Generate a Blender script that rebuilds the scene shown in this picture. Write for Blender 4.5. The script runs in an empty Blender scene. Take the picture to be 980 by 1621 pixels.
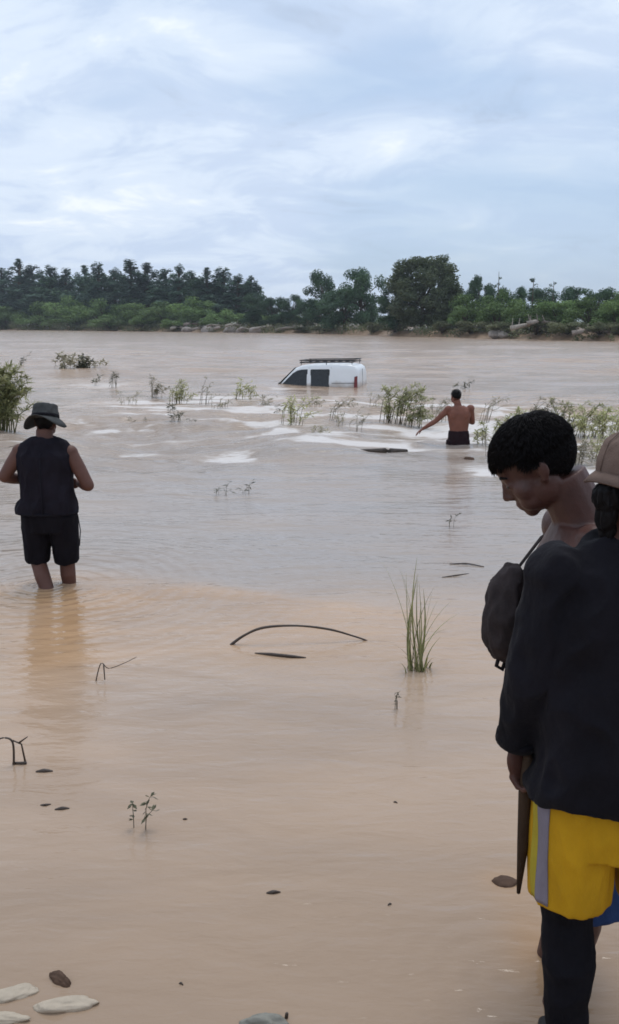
import bpy, bmesh, math, random
import numpy as np
from mathutils import Vector, Matrix, Euler, noise

# ------------------------------------------------------------------ camera
SC = bpy.context.scene
COL = SC.collection
F_PX, CAM_H = 1450.0, 1.97                     # focal length in photo pixels, eye height above the water
PITCH = math.atan((810.5 - 512) / F_PX)
cam_d = bpy.data.cameras.new('camera')
cam_d.sensor_fit = 'VERTICAL'; cam_d.sensor_height = 24.0
cam_d.lens = 24.0 * F_PX / 1621
cam_d.clip_start = 0.05; cam_d.clip_end = 9000
cam = bpy.data.objects.new('camera', cam_d); COL.objects.link(cam)
cam.location = (0, 0, CAM_H)
cam.rotation_euler = (math.pi / 2 - PITCH, 0, 0)
SC.camera = cam

# ------------------------------------------------------------------ sky and sun
SUN_EL, SUN_AZ = math.radians(69), math.radians(14)      # behind thin cloud, ahead and a little right
W = bpy.data.worlds.new('World'); SC.world = W; W.use_nodes = True
def world_nodes():
    nt = W.node_tree; N = nt.nodes; L = nt.links; N.clear()
    def nd(t, **k):
        n = N.new(t)
        for a, b in k.items(): setattr(n, a, b)
        return n
    def mth(op, a, b=None, c=None):
        n = nd('ShaderNodeMath', operation=op)
        for i, v in enumerate((a, b, c)):
            if v is None: continue
            if isinstance(v, (int, float)): n.inputs[i].default_value = v
            else: L.new(v, n.inputs[i])
        return n.outputs[0]
    out = nd('ShaderNodeOutputWorld'); bg = nd('ShaderNodeBackground'); L.new(bg.outputs[0], out.inputs[0])
    sky = nd('ShaderNodeTexSky', sky_type='NISHITA', sun_disc=False)
    sky.sun_elevation = SUN_EL; sky.sun_rotation = SUN_AZ; sky.air_density = 1.0; sky.dust_density = 1.5
    bg.inputs[1].default_value = 0.1
    tc = nd('ShaderNodeTexCoord'); sp = nd('ShaderNodeSeparateXYZ'); L.new(tc.outputs['Generated'], sp.inputs[0])
    zz = mth('ADD', mth('MAXIMUM', sp.outputs[2], 0.0), 0.28)
    u = mth('DIVIDE', sp.outputs[0], zz); v = mth('DIVIDE', sp.outputs[1], zz)
    cb = nd('ShaderNodeCombineXYZ'); L.new(u, cb.inputs[0]); L.new(v, cb.inputs[1])
    def nz(scale, detail, rough, dist, off, sx=1.0, sy=1.0):
        mp = nd('ShaderNodeMapping'); mp.inputs['Location'].default_value = (off, off * 1.7, off * .3)
        mp.inputs['Scale'].default_value = (sx, sy, 1)
        L.new(cb.outputs[0], mp.inputs[0])
        n = nd('ShaderNodeTexNoise'); n.inputs['Scale'].default_value = scale; n.inputs['Detail'].default_value = detail
        n.inputs['Roughness'].default_value = rough; n.inputs['Distortion'].default_value = dist
        L.new(mp.outputs[0], n.inputs[0]); return n.outputs[0]
    def ramp(fac, stops):
        r = nd('ShaderNodeValToRGB'); e = r.color_ramp.elements
        while len(e) < len(stops): e.new(0.5)
        for i, (p, c) in enumerate(stops): e[i].position = p; e[i].color = (*c, 1)
        r.color_ramp.interpolation = 'EASE'; L.new(fac, r.inputs[0]); return r.outputs[0]
    # broad grey and white layers, in units of radiance x 10 (the background strength is 0.1)
    big = nz(1.0, 3.0, 0.5, 0.3, 3.1, 0.9, 0.8)
    fine = nz(4.0, 7.0, 0.60, 0.5, 7.7, 0.85, 1.15)
    mixn = mth('ADD', mth('MULTIPLY', big, 0.45), mth('MULTIPLY', fine, 0.55))
    cloud = ramp(mixn, [(0.36, (5.0, 5.9, 7.4)), (0.45, (5.9, 7.0, 8.8)), (0.54, (7.1, 8.1, 9.5)), (0.64, (9.0, 9.6, 10.2))])
    gap = ramp(nz(0.9, 4.0, 0.5, 0.4, 12.4, 0.55, 1.0), [(0.46, (0, 0, 0)), (0.62, (1, 1, 1))])
    blue = nd('ShaderNodeMixRGB'); blue.inputs[0].default_value = 0.62; L.new(sky.outputs[0], blue.inputs[1]); blue.inputs[2].default_value = (4.4, 6.1, 8.6, 1)
    mx = nd('ShaderNodeMixRGB'); L.new(mth('MULTIPLY', gap, 0.75), mx.inputs[0]); L.new(cloud, mx.inputs[1]); L.new(blue.outputs[0], mx.inputs[2])
    L.new(mx.outputs[0], bg.inputs[0])
world_nodes()
sun_d = bpy.data.lights.new('sun', 'SUN'); sun_d.energy = 1.25; sun_d.angle = math.radians(25); sun_d.color = (1.0, 0.96, 0.9)
sun = bpy.data.objects.new('sun', sun_d); COL.objects.link(sun)
sd = Vector((math.sin(SUN_AZ) * math.cos(SUN_EL), math.cos(SUN_AZ) * math.cos(SUN_EL), math.sin(SUN_EL)))
sun.rotation_euler = sd.to_track_quat('Z', 'Y').to_euler()
vs = SC.view_settings
vs.view_transform = 'Standard'; vs.look = 'None'; vs.gamma = 1.0; vs.use_curve_mapping = False; vs.exposure = 0.13
SC.render.engine = 'CYCLES'
SC.cycles.use_denoising = True
SC.cycles.max_bounces = 6; SC.cycles.diffuse_bounces = 3; SC.cycles.glossy_bounces = 3
SC.cycles.transmission_bounces = 4; SC.cycles.transparent_max_bounces = 6; SC.cycles.volume_bounces = 0
SC.cycles.filter_width = 1.7

# ------------------------------------------------------------------ pixel helpers
CP, SP = math.cos(PITCH), math.sin(PITCH)
def ray(px, py):
    cx = (px - 490) / F_PX; cy = -(py - 810.5) / F_PX
    return cx, CP + cy * SP, -SP + cy * CP
def P(px, py, z=0.0):                          # photo pixel -> point on the level z
    x, y, w = ray(px, py); t = (z - CAM_H) / w
    return Vector((x * t, y * t, z))
def PY(px, py, y):                             # photo pixel -> point on the upright plane at distance y
    a, b, w = ray(px, py); t = y / b
    return Vector((a * t, y, CAM_H + w * t))

# ------------------------------------------------------------------ materials
MATS = {}
def nodes_of(name):
    m = bpy.data.materials.new(name); m.use_nodes = True
    nt = m.node_tree; b = nt.nodes['Principled BSDF']
    MATS[name] = m
    return m, nt, b
def simple(name, col, rough=0.8, var=0.25, scale=12.0, bump=0.0, bscale=60.0, spec=0.3, metal=0.0, sheen=0.0, objrand=0.0, stretch=(1, 1, 1)):
    """a colour broken up by two noises, with fine relief"""
    m, nt, b = nodes_of(name); N = nt.nodes; L = nt.links
    tc = N.new('ShaderNodeTexCoord'); mp = N.new('ShaderNodeMapping'); mp.inputs['Scale'].default_value = stretch
    L.new(tc.outputs['Object'], mp.inputs[0])
    n = N.new('ShaderNodeTexNoise'); n.inputs['Scale'].default_value = scale; n.inputs['Detail'].default_value = 6; n.inputs['Roughness'].default_value = .6
    L.new(mp.outputs[0], n.inputs[0])
    r = N.new('ShaderNodeValToRGB'); e = r.color_ramp.elements
    c = np.array(col)
    e[0].position = .3; e[0].color = (*np.clip(c * (1 - var), 0, 1), 1)
    e[1].position = .7; e[1].color = (*np.clip(c * (1 + var), 0, 1), 1)
    L.new(n.outputs[0], r.inputs[0])
    src = r.outputs[0]
    if objrand:
        oi = N.new('ShaderNodeObjectInfo'); hs = N.new('ShaderNodeHueSaturation')
        mr = N.new('ShaderNodeMapRange'); mr.inputs[3].default_value = 1 - objrand; mr.inputs[4].default_value = 1 + objrand
        L.new(oi.outputs['Random'], mr.inputs[0]); L.new(mr.outputs[0], hs.inputs['Value'])
        m2 = N.new('ShaderNodeMapRange'); m2.inputs[3].default_value = .5 - objrand * .06; m2.inputs[4].default_value = .5 + objrand * .06
        w = N.new('ShaderNodeMath'); w.operation = 'FRACT'; w2 = N.new('ShaderNodeMath'); w2.operation = 'MULTIPLY'; w2.inputs[1].default_value = 7.31
        L.new(oi.outputs['Random'], w2.inputs[0]); L.new(w2.outputs[0], w.inputs[0]); L.new(w.outputs[0], m2.inputs[0]); L.new(m2.outputs[0], hs.inputs['Hue'])
        L.new(src, hs.inputs['Color']); src = hs.outputs[0]
    L.new(src, b.inputs['Base Color'])
    b.inputs['Roughness'].default_value = rough; b.inputs['Specular IOR Level'].default_value = spec; b.inputs['Metallic'].default_value = metal
    if sheen: b.inputs['Sheen Weight'].default_value = sheen
    if bump:
        n2 = N.new('ShaderNodeTexNoise'); n2.inputs['Scale'].default_value = bscale; n2.inputs['Detail'].default_value = 4
        L.new(mp.outputs[0], n2.inputs[0])
        bp = N.new('ShaderNodeBump'); bp.inputs['Strength'].default_value = 1; bp.inputs['Distance'].default_value = bump
        L.new(n2.outputs[0], bp.inputs['Height']); L.new(bp.outputs[0], b.inputs['Normal'])
    return m
def leaf_mat(name, c0, c1, objrand=.25, trans=.25):
    m, nt, b = nodes_of(name); N = nt.nodes; L = nt.links
    at = N.new('ShaderNodeAttribute'); at.attribute_name = 'tint'
    mx = N.new('ShaderNodeMixRGB'); mx.inputs[1].default_value = (*c0, 1); mx.inputs[2].default_value = (*c1, 1)
    L.new(at.outputs['Fac'], mx.inputs[0])
    oi = N.new('ShaderNodeObjectInfo'); hs = N.new('ShaderNodeHueSaturation')
    mr = N.new('ShaderNodeMapRange'); mr.inputs[3].default_value = 1 - objrand; mr.inputs[4].default_value = 1 + objrand
    L.new(oi.outputs['Random'], mr.inputs[0]); L.new(mr.outputs[0], hs.inputs['Value']); L.new(mx.outputs[0], hs.inputs['Color'])
    L.new(hs.outputs[0], b.inputs['Base Color'])
    b.inputs['Roughness'].default_value = .7; b.inputs['Specular IOR Level'].default_value = .2
    tr = N.new('ShaderNodeBsdfTranslucent'); L.new(hs.outputs[0], tr.inputs[0])
    ms = N.new('ShaderNodeMixShader'); ms.inputs[0].default_value = trans
    L.new(b.outputs[0], ms.inputs[1]); L.new(tr.outputs[0], ms.inputs[2])
    L.new(ms.outputs[0], N['Material Output'].inputs[0])
    return m

simple('skin', (.108, .047, .033), .55, .14, 9, .0006, 160, .3)
simple('skin_dark', (.085, .036, .026), .55, .16, 9, .0006, 160, .3)
simple('skin_face', (.080, .035, .027), .46, .22, 14, .0012, 130, .4)
simple('skin_red', (.19, .075, .05), .6, .14, 9, 0, 160, .25)
simple('hair', (.006, .005, .0055), .6, .3, 40, 0, 1, .15)
simple('eye', (.012, .01, .01), .15, .1, 40, 0, 1, .5)
simple('black_cloth', (.0085, .0075, .0105), .88, .45, 5, .006, 34, .14, sheen=.03, stretch=(1, 1, .6))
simple('vest_cloth', (.0125, .0105, .0155), .9, .4, 6, .008, 26, .12, stretch=(1, 1, .5))
simple('vest_trim', (.012, .011, .016), .9, .2, 7, .001, 300, .12)
simple('short_black', (.008, .007, .010), .9, .3, 9, .007, 26, .12, stretch=(1, 1, .4))
simple('maroon_cloth', (.016, .006, .008), .8, .25, 9, .001, 300, .2)
simple('yellow_cloth', (.49, .262, .011), .8, .18, 6, .005, 38, .15, stretch=(1, 1, .45))
simple('yellow_pale', (.40, .31, .035), .8, .12, 10, .001, 340, .15)
simple('stripe_cloth', (.215, .19, .225), .85, .1, 12, .001, 340, .15)
simple('blue_cloth', (.035, .065, .17), .85, .25, 10, .001, 300, .15)
simple('legging_cloth', (.006, .0055, .008), .88, .25, 10, .0008, 300, .15)
simple('shoe', (.012, .011, .011), .7, .25, 20, .001, 100, .3)
simple('hat_dark', (.066, .067, .066), .95, .25, 18, .0015, 300, .1)
simple('hat_beige', (.155, .108, .088), .95, .15, 14, .0015, 300, .1)
simple('flap_cloth', (.15, .13, .132), .95, .12, 12, .001, 300, .1)
simple('bag_cloth', (.040, .031, .031), .9, .3, 14, .0015, 240, .12)
simple('strap_cloth', (.03, .024, .024), .9, .2, 30, 0, 1, .1)
simple('cord_pale', (.5, .48, .46), .9, .1, 30)
simple('dark_wood', (.045, .026, .015), .8, .35, 14, .002, 90, .2, stretch=(1, 1, .2))
simple('wet_wood', (.055, .038, .028), .45, .35, 22, .002, 60, .4)
simple('grey_wood', (.30, .26, .22), .9, .3, 6, .01, 20, .15, objrand=.25)
simple('bark', (.09, .07, .05), .95, .35, 3, .03, 12, .1)
simple('stem_green', (.13, .135, .055), .7, .3, 20, 0, 1, .25)
simple('stem_brown', (.14, .12, .08), .75, .35, 20, 0, 1, .2)
simple('stone_pale', (.46, .385, .29), .7, .16, 9, .004, 40, .35, objrand=.08)
simple('stone_dark', (.095, .058, .040), .85, .35, 14, .004, 40, .15)
simple('stone_grey', (.23, .22, .185), .6, .25, 10, .004, 40, .35)
simple('bank_rock', (.31, .27, .24), .9, .25, 3, .02, 8, .15, objrand=.2)
simple('van_paint', (.80, .81, .81), .28, .03, 2, 0, 1, .5)
simple('van_glass', (.012, .014, .016), .12, .15, 5, 0, 1, .5)
simple('van_rubber', (.02, .02, .021), .8, .2, 20, 0, 1, .2)
simple('van_rim', (.3, .3, .31), .4, .1, 20, 0, 1, .5, metal=.6)
simple('van_light', (.16, .012, .012), .25, .15, 20, 0, 1, .5)
simple('rack_metal', (.03, .03, .032), .6, .15, 20, 0, 1, .4, metal=.3)
leaf_mat('leaf_poplar', (.036, .070, .054), (.110, .180, .122))
leaf_mat('leaf_broad', (.032, .068, .040), (.105, .175, .088))
leaf_mat('leaf_round', (.050, .072, .036), (.15, .175, .095), .05)
leaf_mat('leaf_bush', (.060, .108, .034), (.20, .29, .10))
leaf_mat('leaf_scrub', (.065, .084, .038), (.22, .22, .12), .3)
leaf_mat('leaf_flood', (.24, .245, .12), (.58, .57, .30), .25, .45)
leaf_mat('leaf_dull', (.20, .185, .13), (.52, .47, .34), .25, .45)
leaf_mat('leaf_grass', (.22, .23, .10), (.52, .51, .25), .2, .45)
leaf_mat('leaf_sprig', (.055, .060, .038), (.16, .155, .10), .3, .35)

# ------------------------------------------------------------------ object helpers
def tag(o, label=None, cat=None, group=None, kind=None):
    if label: o['label'] = label
    if cat: o['category'] = cat
    if group: o['group'] = group
    if kind: o['kind'] = kind
    return o
def empty(name, loc=(0, 0, 0), rz=0.0):
    o = bpy.data.objects.new(name, None); COL.objects.link(o)
    o.location = loc; o.rotation_euler = (0, 0, rz); o.empty_display_size = .2
    return o
def link_mesh(name, me, mat, parent=None, smooth=True):
    if mat is not None: me.materials.append(MATS[mat] if isinstance(mat, str) else mat)
    if smooth: me.polygons.foreach_set('use_smooth', np.ones(len(me.polygons), bool))
    o = bpy.data.objects.new(name, me); COL.objects.link(o)
    if parent is not None: o.parent = parent
    return o
def mesh_np(name, V, Fc, tint=None):
    V = np.asarray(V, np.float32); Fc = np.asarray(Fc, np.int32)
    me = bpy.data.meshes.new(name)
    k = Fc.shape[1]
    me.vertices.add(len(V)); me.vertices.foreach_set('co', V.ravel())
    me.loops.add(Fc.size); me.loops.foreach_set('vertex_index', Fc.ravel())
    me.polygons.add(len(Fc)); me.polygons.foreach_set('loop_start', np.arange(0, Fc.size, k, dtype=np.int32))
    me.update(calc_edges=True)
    if tint is not None:
        a = me.attributes.new('tint', 'FLOAT', 'POINT'); a.data.foreach_set('value', np.asarray(tint, np.float32))
    return me
def copy_tree(o, parent=None):
    c = o.copy(); COL.objects.link(c); c.parent = parent
    for ch in list(o.children): copy_tree(ch, c)
    return c

class Vol:
    """collects closed shapes in one bmesh"""
    def __init__(s): s.bm = bmesh.new(); s.M = Matrix.Identity(4)
    def ell(s, c, r, rot=(0, 0, 0), sub=3):
        if isinstance(r, (int, float)): r = (r, r, r)
        m = s.M @ Matrix.Translation(c) @ Euler(rot).to_matrix().to_4x4() @ Matrix.Diagonal((*r, 1))
        bmesh.ops.create_icosphere(s.bm, subdivisions=sub, radius=1, matrix=m); return s
    def tube(s, pts, radii, seg=14, ref=(1, 0, 0), ends=False):
        pts = [Vector(p) for p in pts]; n = len(pts); rings = []
        for i, p in enumerate(pts):
            t = (pts[min(i + 1, n - 1)] - pts[max(i - 1, 0)]).normalized()
            a = Vector(ref) - t * t.dot(Vector(ref))
            if a.length < 1e-3: a = Vector((0, 1, .01)) - t * t.dot(Vector((0, 1, .01)))
            a.normalize(); b = t.cross(a)
            r = radii[i]; ra, rb = (r, r) if isinstance(r, (int, float)) else r
            rings.append([s.bm.verts.new(s.M @ (p + a * (math.cos(q) * ra) + b * (math.sin(q) * rb)))
                          for q in (2 * math.pi * k / seg for k in range(seg))])
        for i in range(n - 1):
            for k in range(seg):
                s.bm.faces.new((rings[i][k], rings[i][(k + 1) % seg], rings[i + 1][(k + 1) % seg], rings[i + 1][k]))
        s.bm.faces.new(rings[0][::-1]); s.bm.faces.new(rings[-1])
        if ends:
            for p, r in ((pts[0], radii[0]), (pts[-1], radii[-1])):
                if isinstance(r, tuple): r = min(r)
                s.ell(p, r, sub=2)
        return s
    def loft(s, rings, seg=28):                # level rings (x, y, z, rx, ry)
        rs = []
        for (x, y, z, rx, ry) in rings:
            rs.append([s.bm.verts.new(s.M @ Vector((x + rx * math.cos(q), y + ry * math.sin(q), z))) for q in (2 * math.pi * k / seg for k in range(seg))])
        for i in range(len(rs) - 1):
            for k in range(seg):
                s.bm.faces.new((rs[i][k], rs[i][(k + 1) % seg], rs[i + 1][(k + 1) % seg], rs[i + 1][k]))
        s.bm.faces.new(rs[0][::-1]); s.bm.faces.new(rs[-1]); return s
    def box(s, c, h, rot=(0, 0, 0)):
        m = s.M @ Matrix.Translation(c) @ Euler(rot).to_matrix().to_4x4() @ Matrix.Diagonal((h[0] * 2, h[1] * 2, h[2] * 2, 1))
        bmesh.ops.create_cube(s.bm, size=1, matrix=m); return s
    def obj(s, name, mat, parent=None, smooth=True):
        bmesh.ops.recalc_face_normals(s.bm, faces=s.bm.faces[:])
        me = bpy.data.meshes.new(name); s.bm.to_mesh(me); s.bm.free()
        return link_mesh(name, me, mat, parent, smooth)
    def skin(s, name, mat, parent=None, voxel=.008, smooth=3, wrinkle=None, fac=.5):
        """one continuous surface round everything collected"""
        bmesh.ops.recalc_face_normals(s.bm, faces=s.bm.faces[:])
        me = bpy.data.meshes.new('tmp'); s.bm.to_mesh(me); s.bm.free()
        t = bpy.data.objects.new('tmp', me); COL.objects.link(t)
        r = t.modifiers.new('r', 'REMESH'); r.mode = 'VOXEL'; r.voxel_size = voxel
        if smooth:
            q = t.modifiers.new('s', 'SMOOTH'); q.iterations = smooth; q.factor = fac
        bpy.context.view_layer.update()
        dg = bpy.context.evaluated_depsgraph_get()
        out = bpy.data.meshes.new_from_object(t.evaluated_get(dg))
        bpy.data.objects.remove(t); bpy.data.meshes.remove(me)
        out.name = name
        if wrinkle: wrinkle(out)
        return link_mesh(name, out, mat, parent)
def folds(amp, scale, sq=(1, 1, 1), seed=0.0, ridge=True):
    """cloth creases: ridged noise along the normals"""
    def f(me):
        n = len(me.vertices)
        co = np.empty(n * 3, np.float32); me.vertices.foreach_get('co', co); co = co.reshape(-1, 3)
        no = np.empty(n * 3, np.float32); me.vertices.foreach_get('normal', no); no = no.reshape(-1, 3)
        v = np.array([noise.noise(Vector((c[0] * sq[0] * scale + seed, c[1] * sq[1] * scale, c[2] * sq[2] * scale))) +
                      .5 * noise.noise(Vector((c[0] * sq[0] * scale * 2.3 + seed + 9, c[1] * sq[1] * scale * 2.3, c[2] * sq[2] * scale * 2.3))) for c in co.astype(float)])
        if ridge: v = .5 - np.abs(v) * 1.6
        me.vertices.foreach_set('co', (co + no * (v * amp)[:, None]).astype(np.float32).ravel()); me.update()
    return f

# ------------------------------------------------------------------ numpy noise
def vnoise(x, y, seed=0):
    xi = np.floor(x).astype(np.int64); yi = np.floor(y).astype(np.int64); fx = x - xi; fy = y - yi
    fx = fx * fx * fx * (fx * (fx * 6 - 15) + 10); fy = fy * fy * fy * (fy * (fy * 6 - 15) + 10)
    def h(a, b):
        n = (a * 374761393 + b * 668265263 + seed * 974634777) & 0xFFFFFFFF
        n = ((n ^ (n >> 13)) * 1274126177) & 0xFFFFFFFF
        return ((n ^ (n >> 16)) & 0xFFFFFF) / float(0xFFFFFF)
    a = h(xi, yi); b = h(xi + 1, yi); c = h(xi, yi + 1); d = h(xi + 1, yi + 1)
    return (a + (b - a) * fx) * (1 - fy) + (c + (d - c) * fx) * fy
def fbm(x, y, seed=0, o=4):
    s = 0; a = .5
    for i in range(o): s = s + a * (vnoise(x * 2 ** i + 17 * i, y * 2 ** i + 31 * i, seed + i) - .5); a *= .5
    return s
def sstep(a, b, x):
    t = np.clip((x - a) / (b - a), 0, 1); return t * t * (3 - 2 * t)

# ------------------------------------------------------------------ terrain
BX = np.array([-1500, -700, -400, -98, -40, 0, 20, 34, 50, 90, 200, 1500.])
BY = np.array([900, 600, 455, 297, 232, 186, 132, 102, 88, 74, 66, 60.])
def bank_y(x): return np.interp(x, BX, BY)
def shore_y(x): return 1.97 + .24 * sstep(.5, .68, x) + .05 * np.sin(x * 5.3) + .03 * np.sin(x * 13 + 1)
def ground_z(x, y):
    x = np.asarray(x, float); y = np.asarray(y, float)
    s = shore_y(x) - y
    near = np.where(s > 0, np.minimum(s * .30, .055) + np.clip(s - .18, 0, 2) * .17, 0)
    bed = np.interp(-s, [0, .5, 4.6, 12.8, 27, 60], [0, -.02, -.29, -.79, -1.03, -1.6])
    bed = bed - .085 * sstep(.35, .6, x) * sstep(.05, .2, -s) * (1 - sstep(1, 3, -s))
    z = near + bed
    far = y - bank_y(x)
    rise = sstep(-6, 5, far) * 2.5 + sstep(5, 60, far) * 1.2 - .0
    z = np.where(far > -6, bed + rise, z)
    z = z + np.where(far > 5, fbm(x / 14, y / 14, 5, 3) * .8, 0)
    z = z + np.where(s > 0, fbm(x * 3, y * 3, 8, 4) * .03, 0)
    # low hills far behind
    z = z + sstep(500, 1500, far) * (6 + 26 * sstep(-100, -900, x) + 30 * (fbm(x / 600, y / 900, 3, 4) + .1))
    return z
def grid_mesh(name, xs2, ys2, zs):
    r, c = xs2.shape
    V = np.stack([xs2, ys2, zs], -1).reshape(-1, 3)
    i = np.arange(r * c).reshape(r, c)
    Fq = np.stack([i[:-1, :-1], i[:-1, 1:], i[1:, 1:], i[1:, :-1]], -1).reshape(-1, 4)
    return mesh_np(name, V, Fq)
def ground():
    xs = np.concatenate([-np.geomspace(2600, 3, 90), np.linspace(-2.9, 2.9, 110), np.geomspace(3, 2600, 90)])
    ys = np.concatenate([-np.geomspace(150, .5, 20), np.linspace(-.4, 4, 90), np.geomspace(4.1, 4200, 230)])
    X, Y = np.meshgrid(xs, ys)
    m, nt, b = nodes_of('ground_soil'); N = nt.nodes; L = nt.links
    tc = N.new('ShaderNodeTexCoord')
    n = N.new('ShaderNodeTexNoise'); n.inputs['Scale'].default_value = 1.6; n.inputs['Detail'].default_value = 8; L.new(tc.outputs['Object'], n.inputs[0])
    r = N.new('ShaderNodeValToRGB'); e = r.color_ramp.elements
    e[0].position = .35; e[0].color = (.20, .125, .075, 1); e[1].position = .68; e[1].color = (.33, .225, .145, 1)
    L.new(n.outputs[0], r.inputs[0])
    # grass-covered land beyond the river
    sp = N.new('ShaderNodeSeparateXYZ'); L.new(tc.outputs['Object'], sp.inputs[0])
    mr = N.new('ShaderNodeMapRange'); mr.inputs[1].default_value = 1.3; mr.inputs[2].default_value = 2.4; L.new(sp.outputs[2], mr.inputs[0])
    n3 = N.new('ShaderNodeTexNoise'); n3.inputs['Scale'].default_value = .25; n3.inputs['Detail'].default_value = 7; L.new(tc.outputs['Object'], n3.inputs[0])
    r3 = N.new('ShaderNodeValToRGB'); e = r3.color_ramp.elements
    e[0].position = .35; e[0].color = (.035, .06, .022, 1); e[1].position = .7; e[1].color = (.10, .115, .05, 1); L.new(n3.outputs[0], r3.inputs[0])
    mx = N.new('ShaderNodeMixRGB'); L.new(mr.outputs[0], mx.inputs[0]); L.new(r.outputs[0], mx.inputs[1]); L.new(r3.outputs[0], mx.inputs[2])
    L.new(mx.outputs[0], b.inputs['Base Color']); b.inputs['Roughness'].default_value = .45; b.inputs['Specular IOR Level'].default_value = .4
    n2 = N.new('ShaderNodeTexNoise'); n2.inputs['Scale'].default_value = 18; n2.inputs['Detail'].default_value = 6; L.new(tc.outputs['Object'], n2.inputs[0])
    bp = N.new('ShaderNodeBump'); bp.inputs['Distance'].default_value = .02; L.new(n2.outputs[0], bp.inputs['Height']); L.new(bp.outputs[0], b.inputs['Normal'])
    o = link_mesh('ground', grid_mesh('ground', X, Y, ground_z(X, Y)), m)
    tag(o, 'wet sandy river bed and banks with scrub land beyond', 'ground', kind='structure')
ground()

# ------------------------------------------------------------------ water
LEFT_MAN = P(80, 925); FAR_MAN = P(725, 706); VAN_AT = P(500, 611)
def water():
    nr, nc = 800, 640
    ys = np.geomspace(1.55, 900, nr)
    tt = np.linspace(-1, 1, nc)
    tt = .62 * tt + .38 * tt ** 3                 # finer in the middle
    Y = np.repeat(ys[:, None], nc, 1)
    X = tt[None, :] * (1.15 * Y + 2.2)
    dy = Y * (math.log(900 / 1.55) / nr)
    def band(lx, ly, seed, o=3):                # crests longer across the view than along it
        a = fbm(X / lx + .35 * fbm(X / (3 * lx), Y / (3 * ly), seed + 40, 2), Y / ly, seed, o)
        return a * np.clip((ly / dy - 2.2) / 2.5, 0, 1)
    calm = 1 - sstep(4.5, 9, Y)
    mid = sstep(4, 8, Y) * (1 - sstep(13, 19, Y))
    # the band of broken water between the flooded bushes
    rap_c = 19 + .10 * X + 2 * np.sin(X * .35)
    rap = np.exp(-((Y - rap_c) / 6.0) ** 2)
    far = sstep(24, 40, Y)
    Z = band(.8, .45, 1) * .010 * (calm + .8 * mid) + band(1.6, .7, 2) * .032 * mid + band(.55, .30, 21, 2) * .008 * sstep(3.3, 6, Y) * mid
    Z += band(2.4, 1.3, 3) * .36 * rap + band(1.1, .65, 4) * .30 * rap
    Z += band(9, 4.0, 6) * .42 * far + band(4.5, 1.9, 7) * .34 * far
    # water piling up against the van and closing round the waders
    v = VAN_AT; dx = X - v.x; dyv = Y - v.y
    Z += .10 * np.exp(-(((dx + 1.9) / 1.1) ** 2 + ((dyv) / 1.2) ** 2))
    for p, a in ((LEFT_MAN, .006), (FAR_MAN, .02)):
        d = np.hypot(X - p.x, Y - p.y); Z += a * np.cos(d * 9) * np.exp(-d / .7)
    # --- foam
    foam = np.zeros_like(X)
    def patch(px, py, wx, wy, s):
        q = P(px, py); wxm = wx * q.y / F_PX; wym = wy * q.y ** 2 / (F_PX * CAM_H)
        return s * np.exp(-(((X - q.x) / wxm) ** 2 + ((Y - q.y) / wym) ** 2))
    streak = fbm(X / 1.3 + fbm(X / 2, Y / 2, 60, 2), Y / .55, 11, 4)
    streak2 = fbm(X / .5, Y / .4, 13, 3)
    soft = patch(385, 724, 48, 8, .85) + patch(560, 708, 75, 7, 1.0) + patch(620, 716, 60, 5, .8) + patch(765, 748, 50, 10, .7) \
        + patch(300, 640, 150, 20, .9) + patch(380, 662, 60, 7, .7) + patch(150, 610, 110, 10, .6) + patch(480, 655, 130, 16, .7) + patch(450, 690, 90, 8, .5) \
        + patch(860, 690, 110, 38, 1.0) + patch(700, 690, 60, 22, .7) + patch(560, 640, 110, 14, .6) + patch(450, 617, 70, 4, .5) + patch(930, 740, 90, 30, 1.0) + patch(820, 665, 120, 25, .8) + patch(960, 680, 80, 30, .9)
    foam = np.clip(soft * 1.35, 0, 1.3) * np.clip(.62 + streak * 3.2 + streak2 * 1.6, 0, 1)
    foam += far * np.clip(band(7, 2.5, 15) * 3.0 - .42, 0, .5)
    foam += .95 * rap * np.clip(streak * 3.0 + streak2 * 1.2 + .1, 0, 1)
    foam = np.clip(foam, 0, 1)
    # --- stirred-up sediment, plus brown reflections of left wader and front pair painted in
    mud_and_refl = patch(110, 940, 190, 20, .55) + patch(78, 1030, 110, 110, .4) + patch(800, 1395, 50, 30, .35) + patch(865, 1540, 60, 150, .8) \
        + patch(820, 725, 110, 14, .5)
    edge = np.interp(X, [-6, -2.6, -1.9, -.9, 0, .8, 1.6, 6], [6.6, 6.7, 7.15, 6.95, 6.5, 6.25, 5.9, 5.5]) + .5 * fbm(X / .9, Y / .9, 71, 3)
    mud_and_refl = mud_and_refl + .42 * sstep(edge + .10, edge - .18, Y) * sstep(4.2, 6.2, Y) * (1 - .6 * sstep(0, 1.6, X))
    mud_and_refl = np.clip(mud_and_refl * (1 + 1.2 * fbm(X / .8, Y / .4, 19, 4)) + .35 * fbm(X / 2.5, Y / 1.2, 23, 4) + .12 * (1 - sstep(2, 6, Y)), 0, 1)
    rough = .085 + .02 * mid + .05 * rap + .08 * far
    me = grid_mesh('river_water', X, Y, Z)
    chop = np.clip(far + rap, 0, 1); weak_refl = 1 - sstep(2.0, 4.2, Y)
    for nm, arr in (('chop', chop), ('weak_reflect', weak_refl), ('grey', sstep(edge - .25, edge + .25 + 1.1 * sstep(-.8, 1.2, X), Y) * (1 - sstep(14, 24, Y)) * (1 + 1.1 * fbm(X / 1.2, Y / .7, 91, 4))), ('foam', foam), ('mud_and_refl', mud_and_refl), ('rough', rough)):
        a = me.attributes.new(nm, 'FLOAT', 'POINT'); a.data.foreach_set('value', arr.astype(np.float32).ravel())
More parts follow.
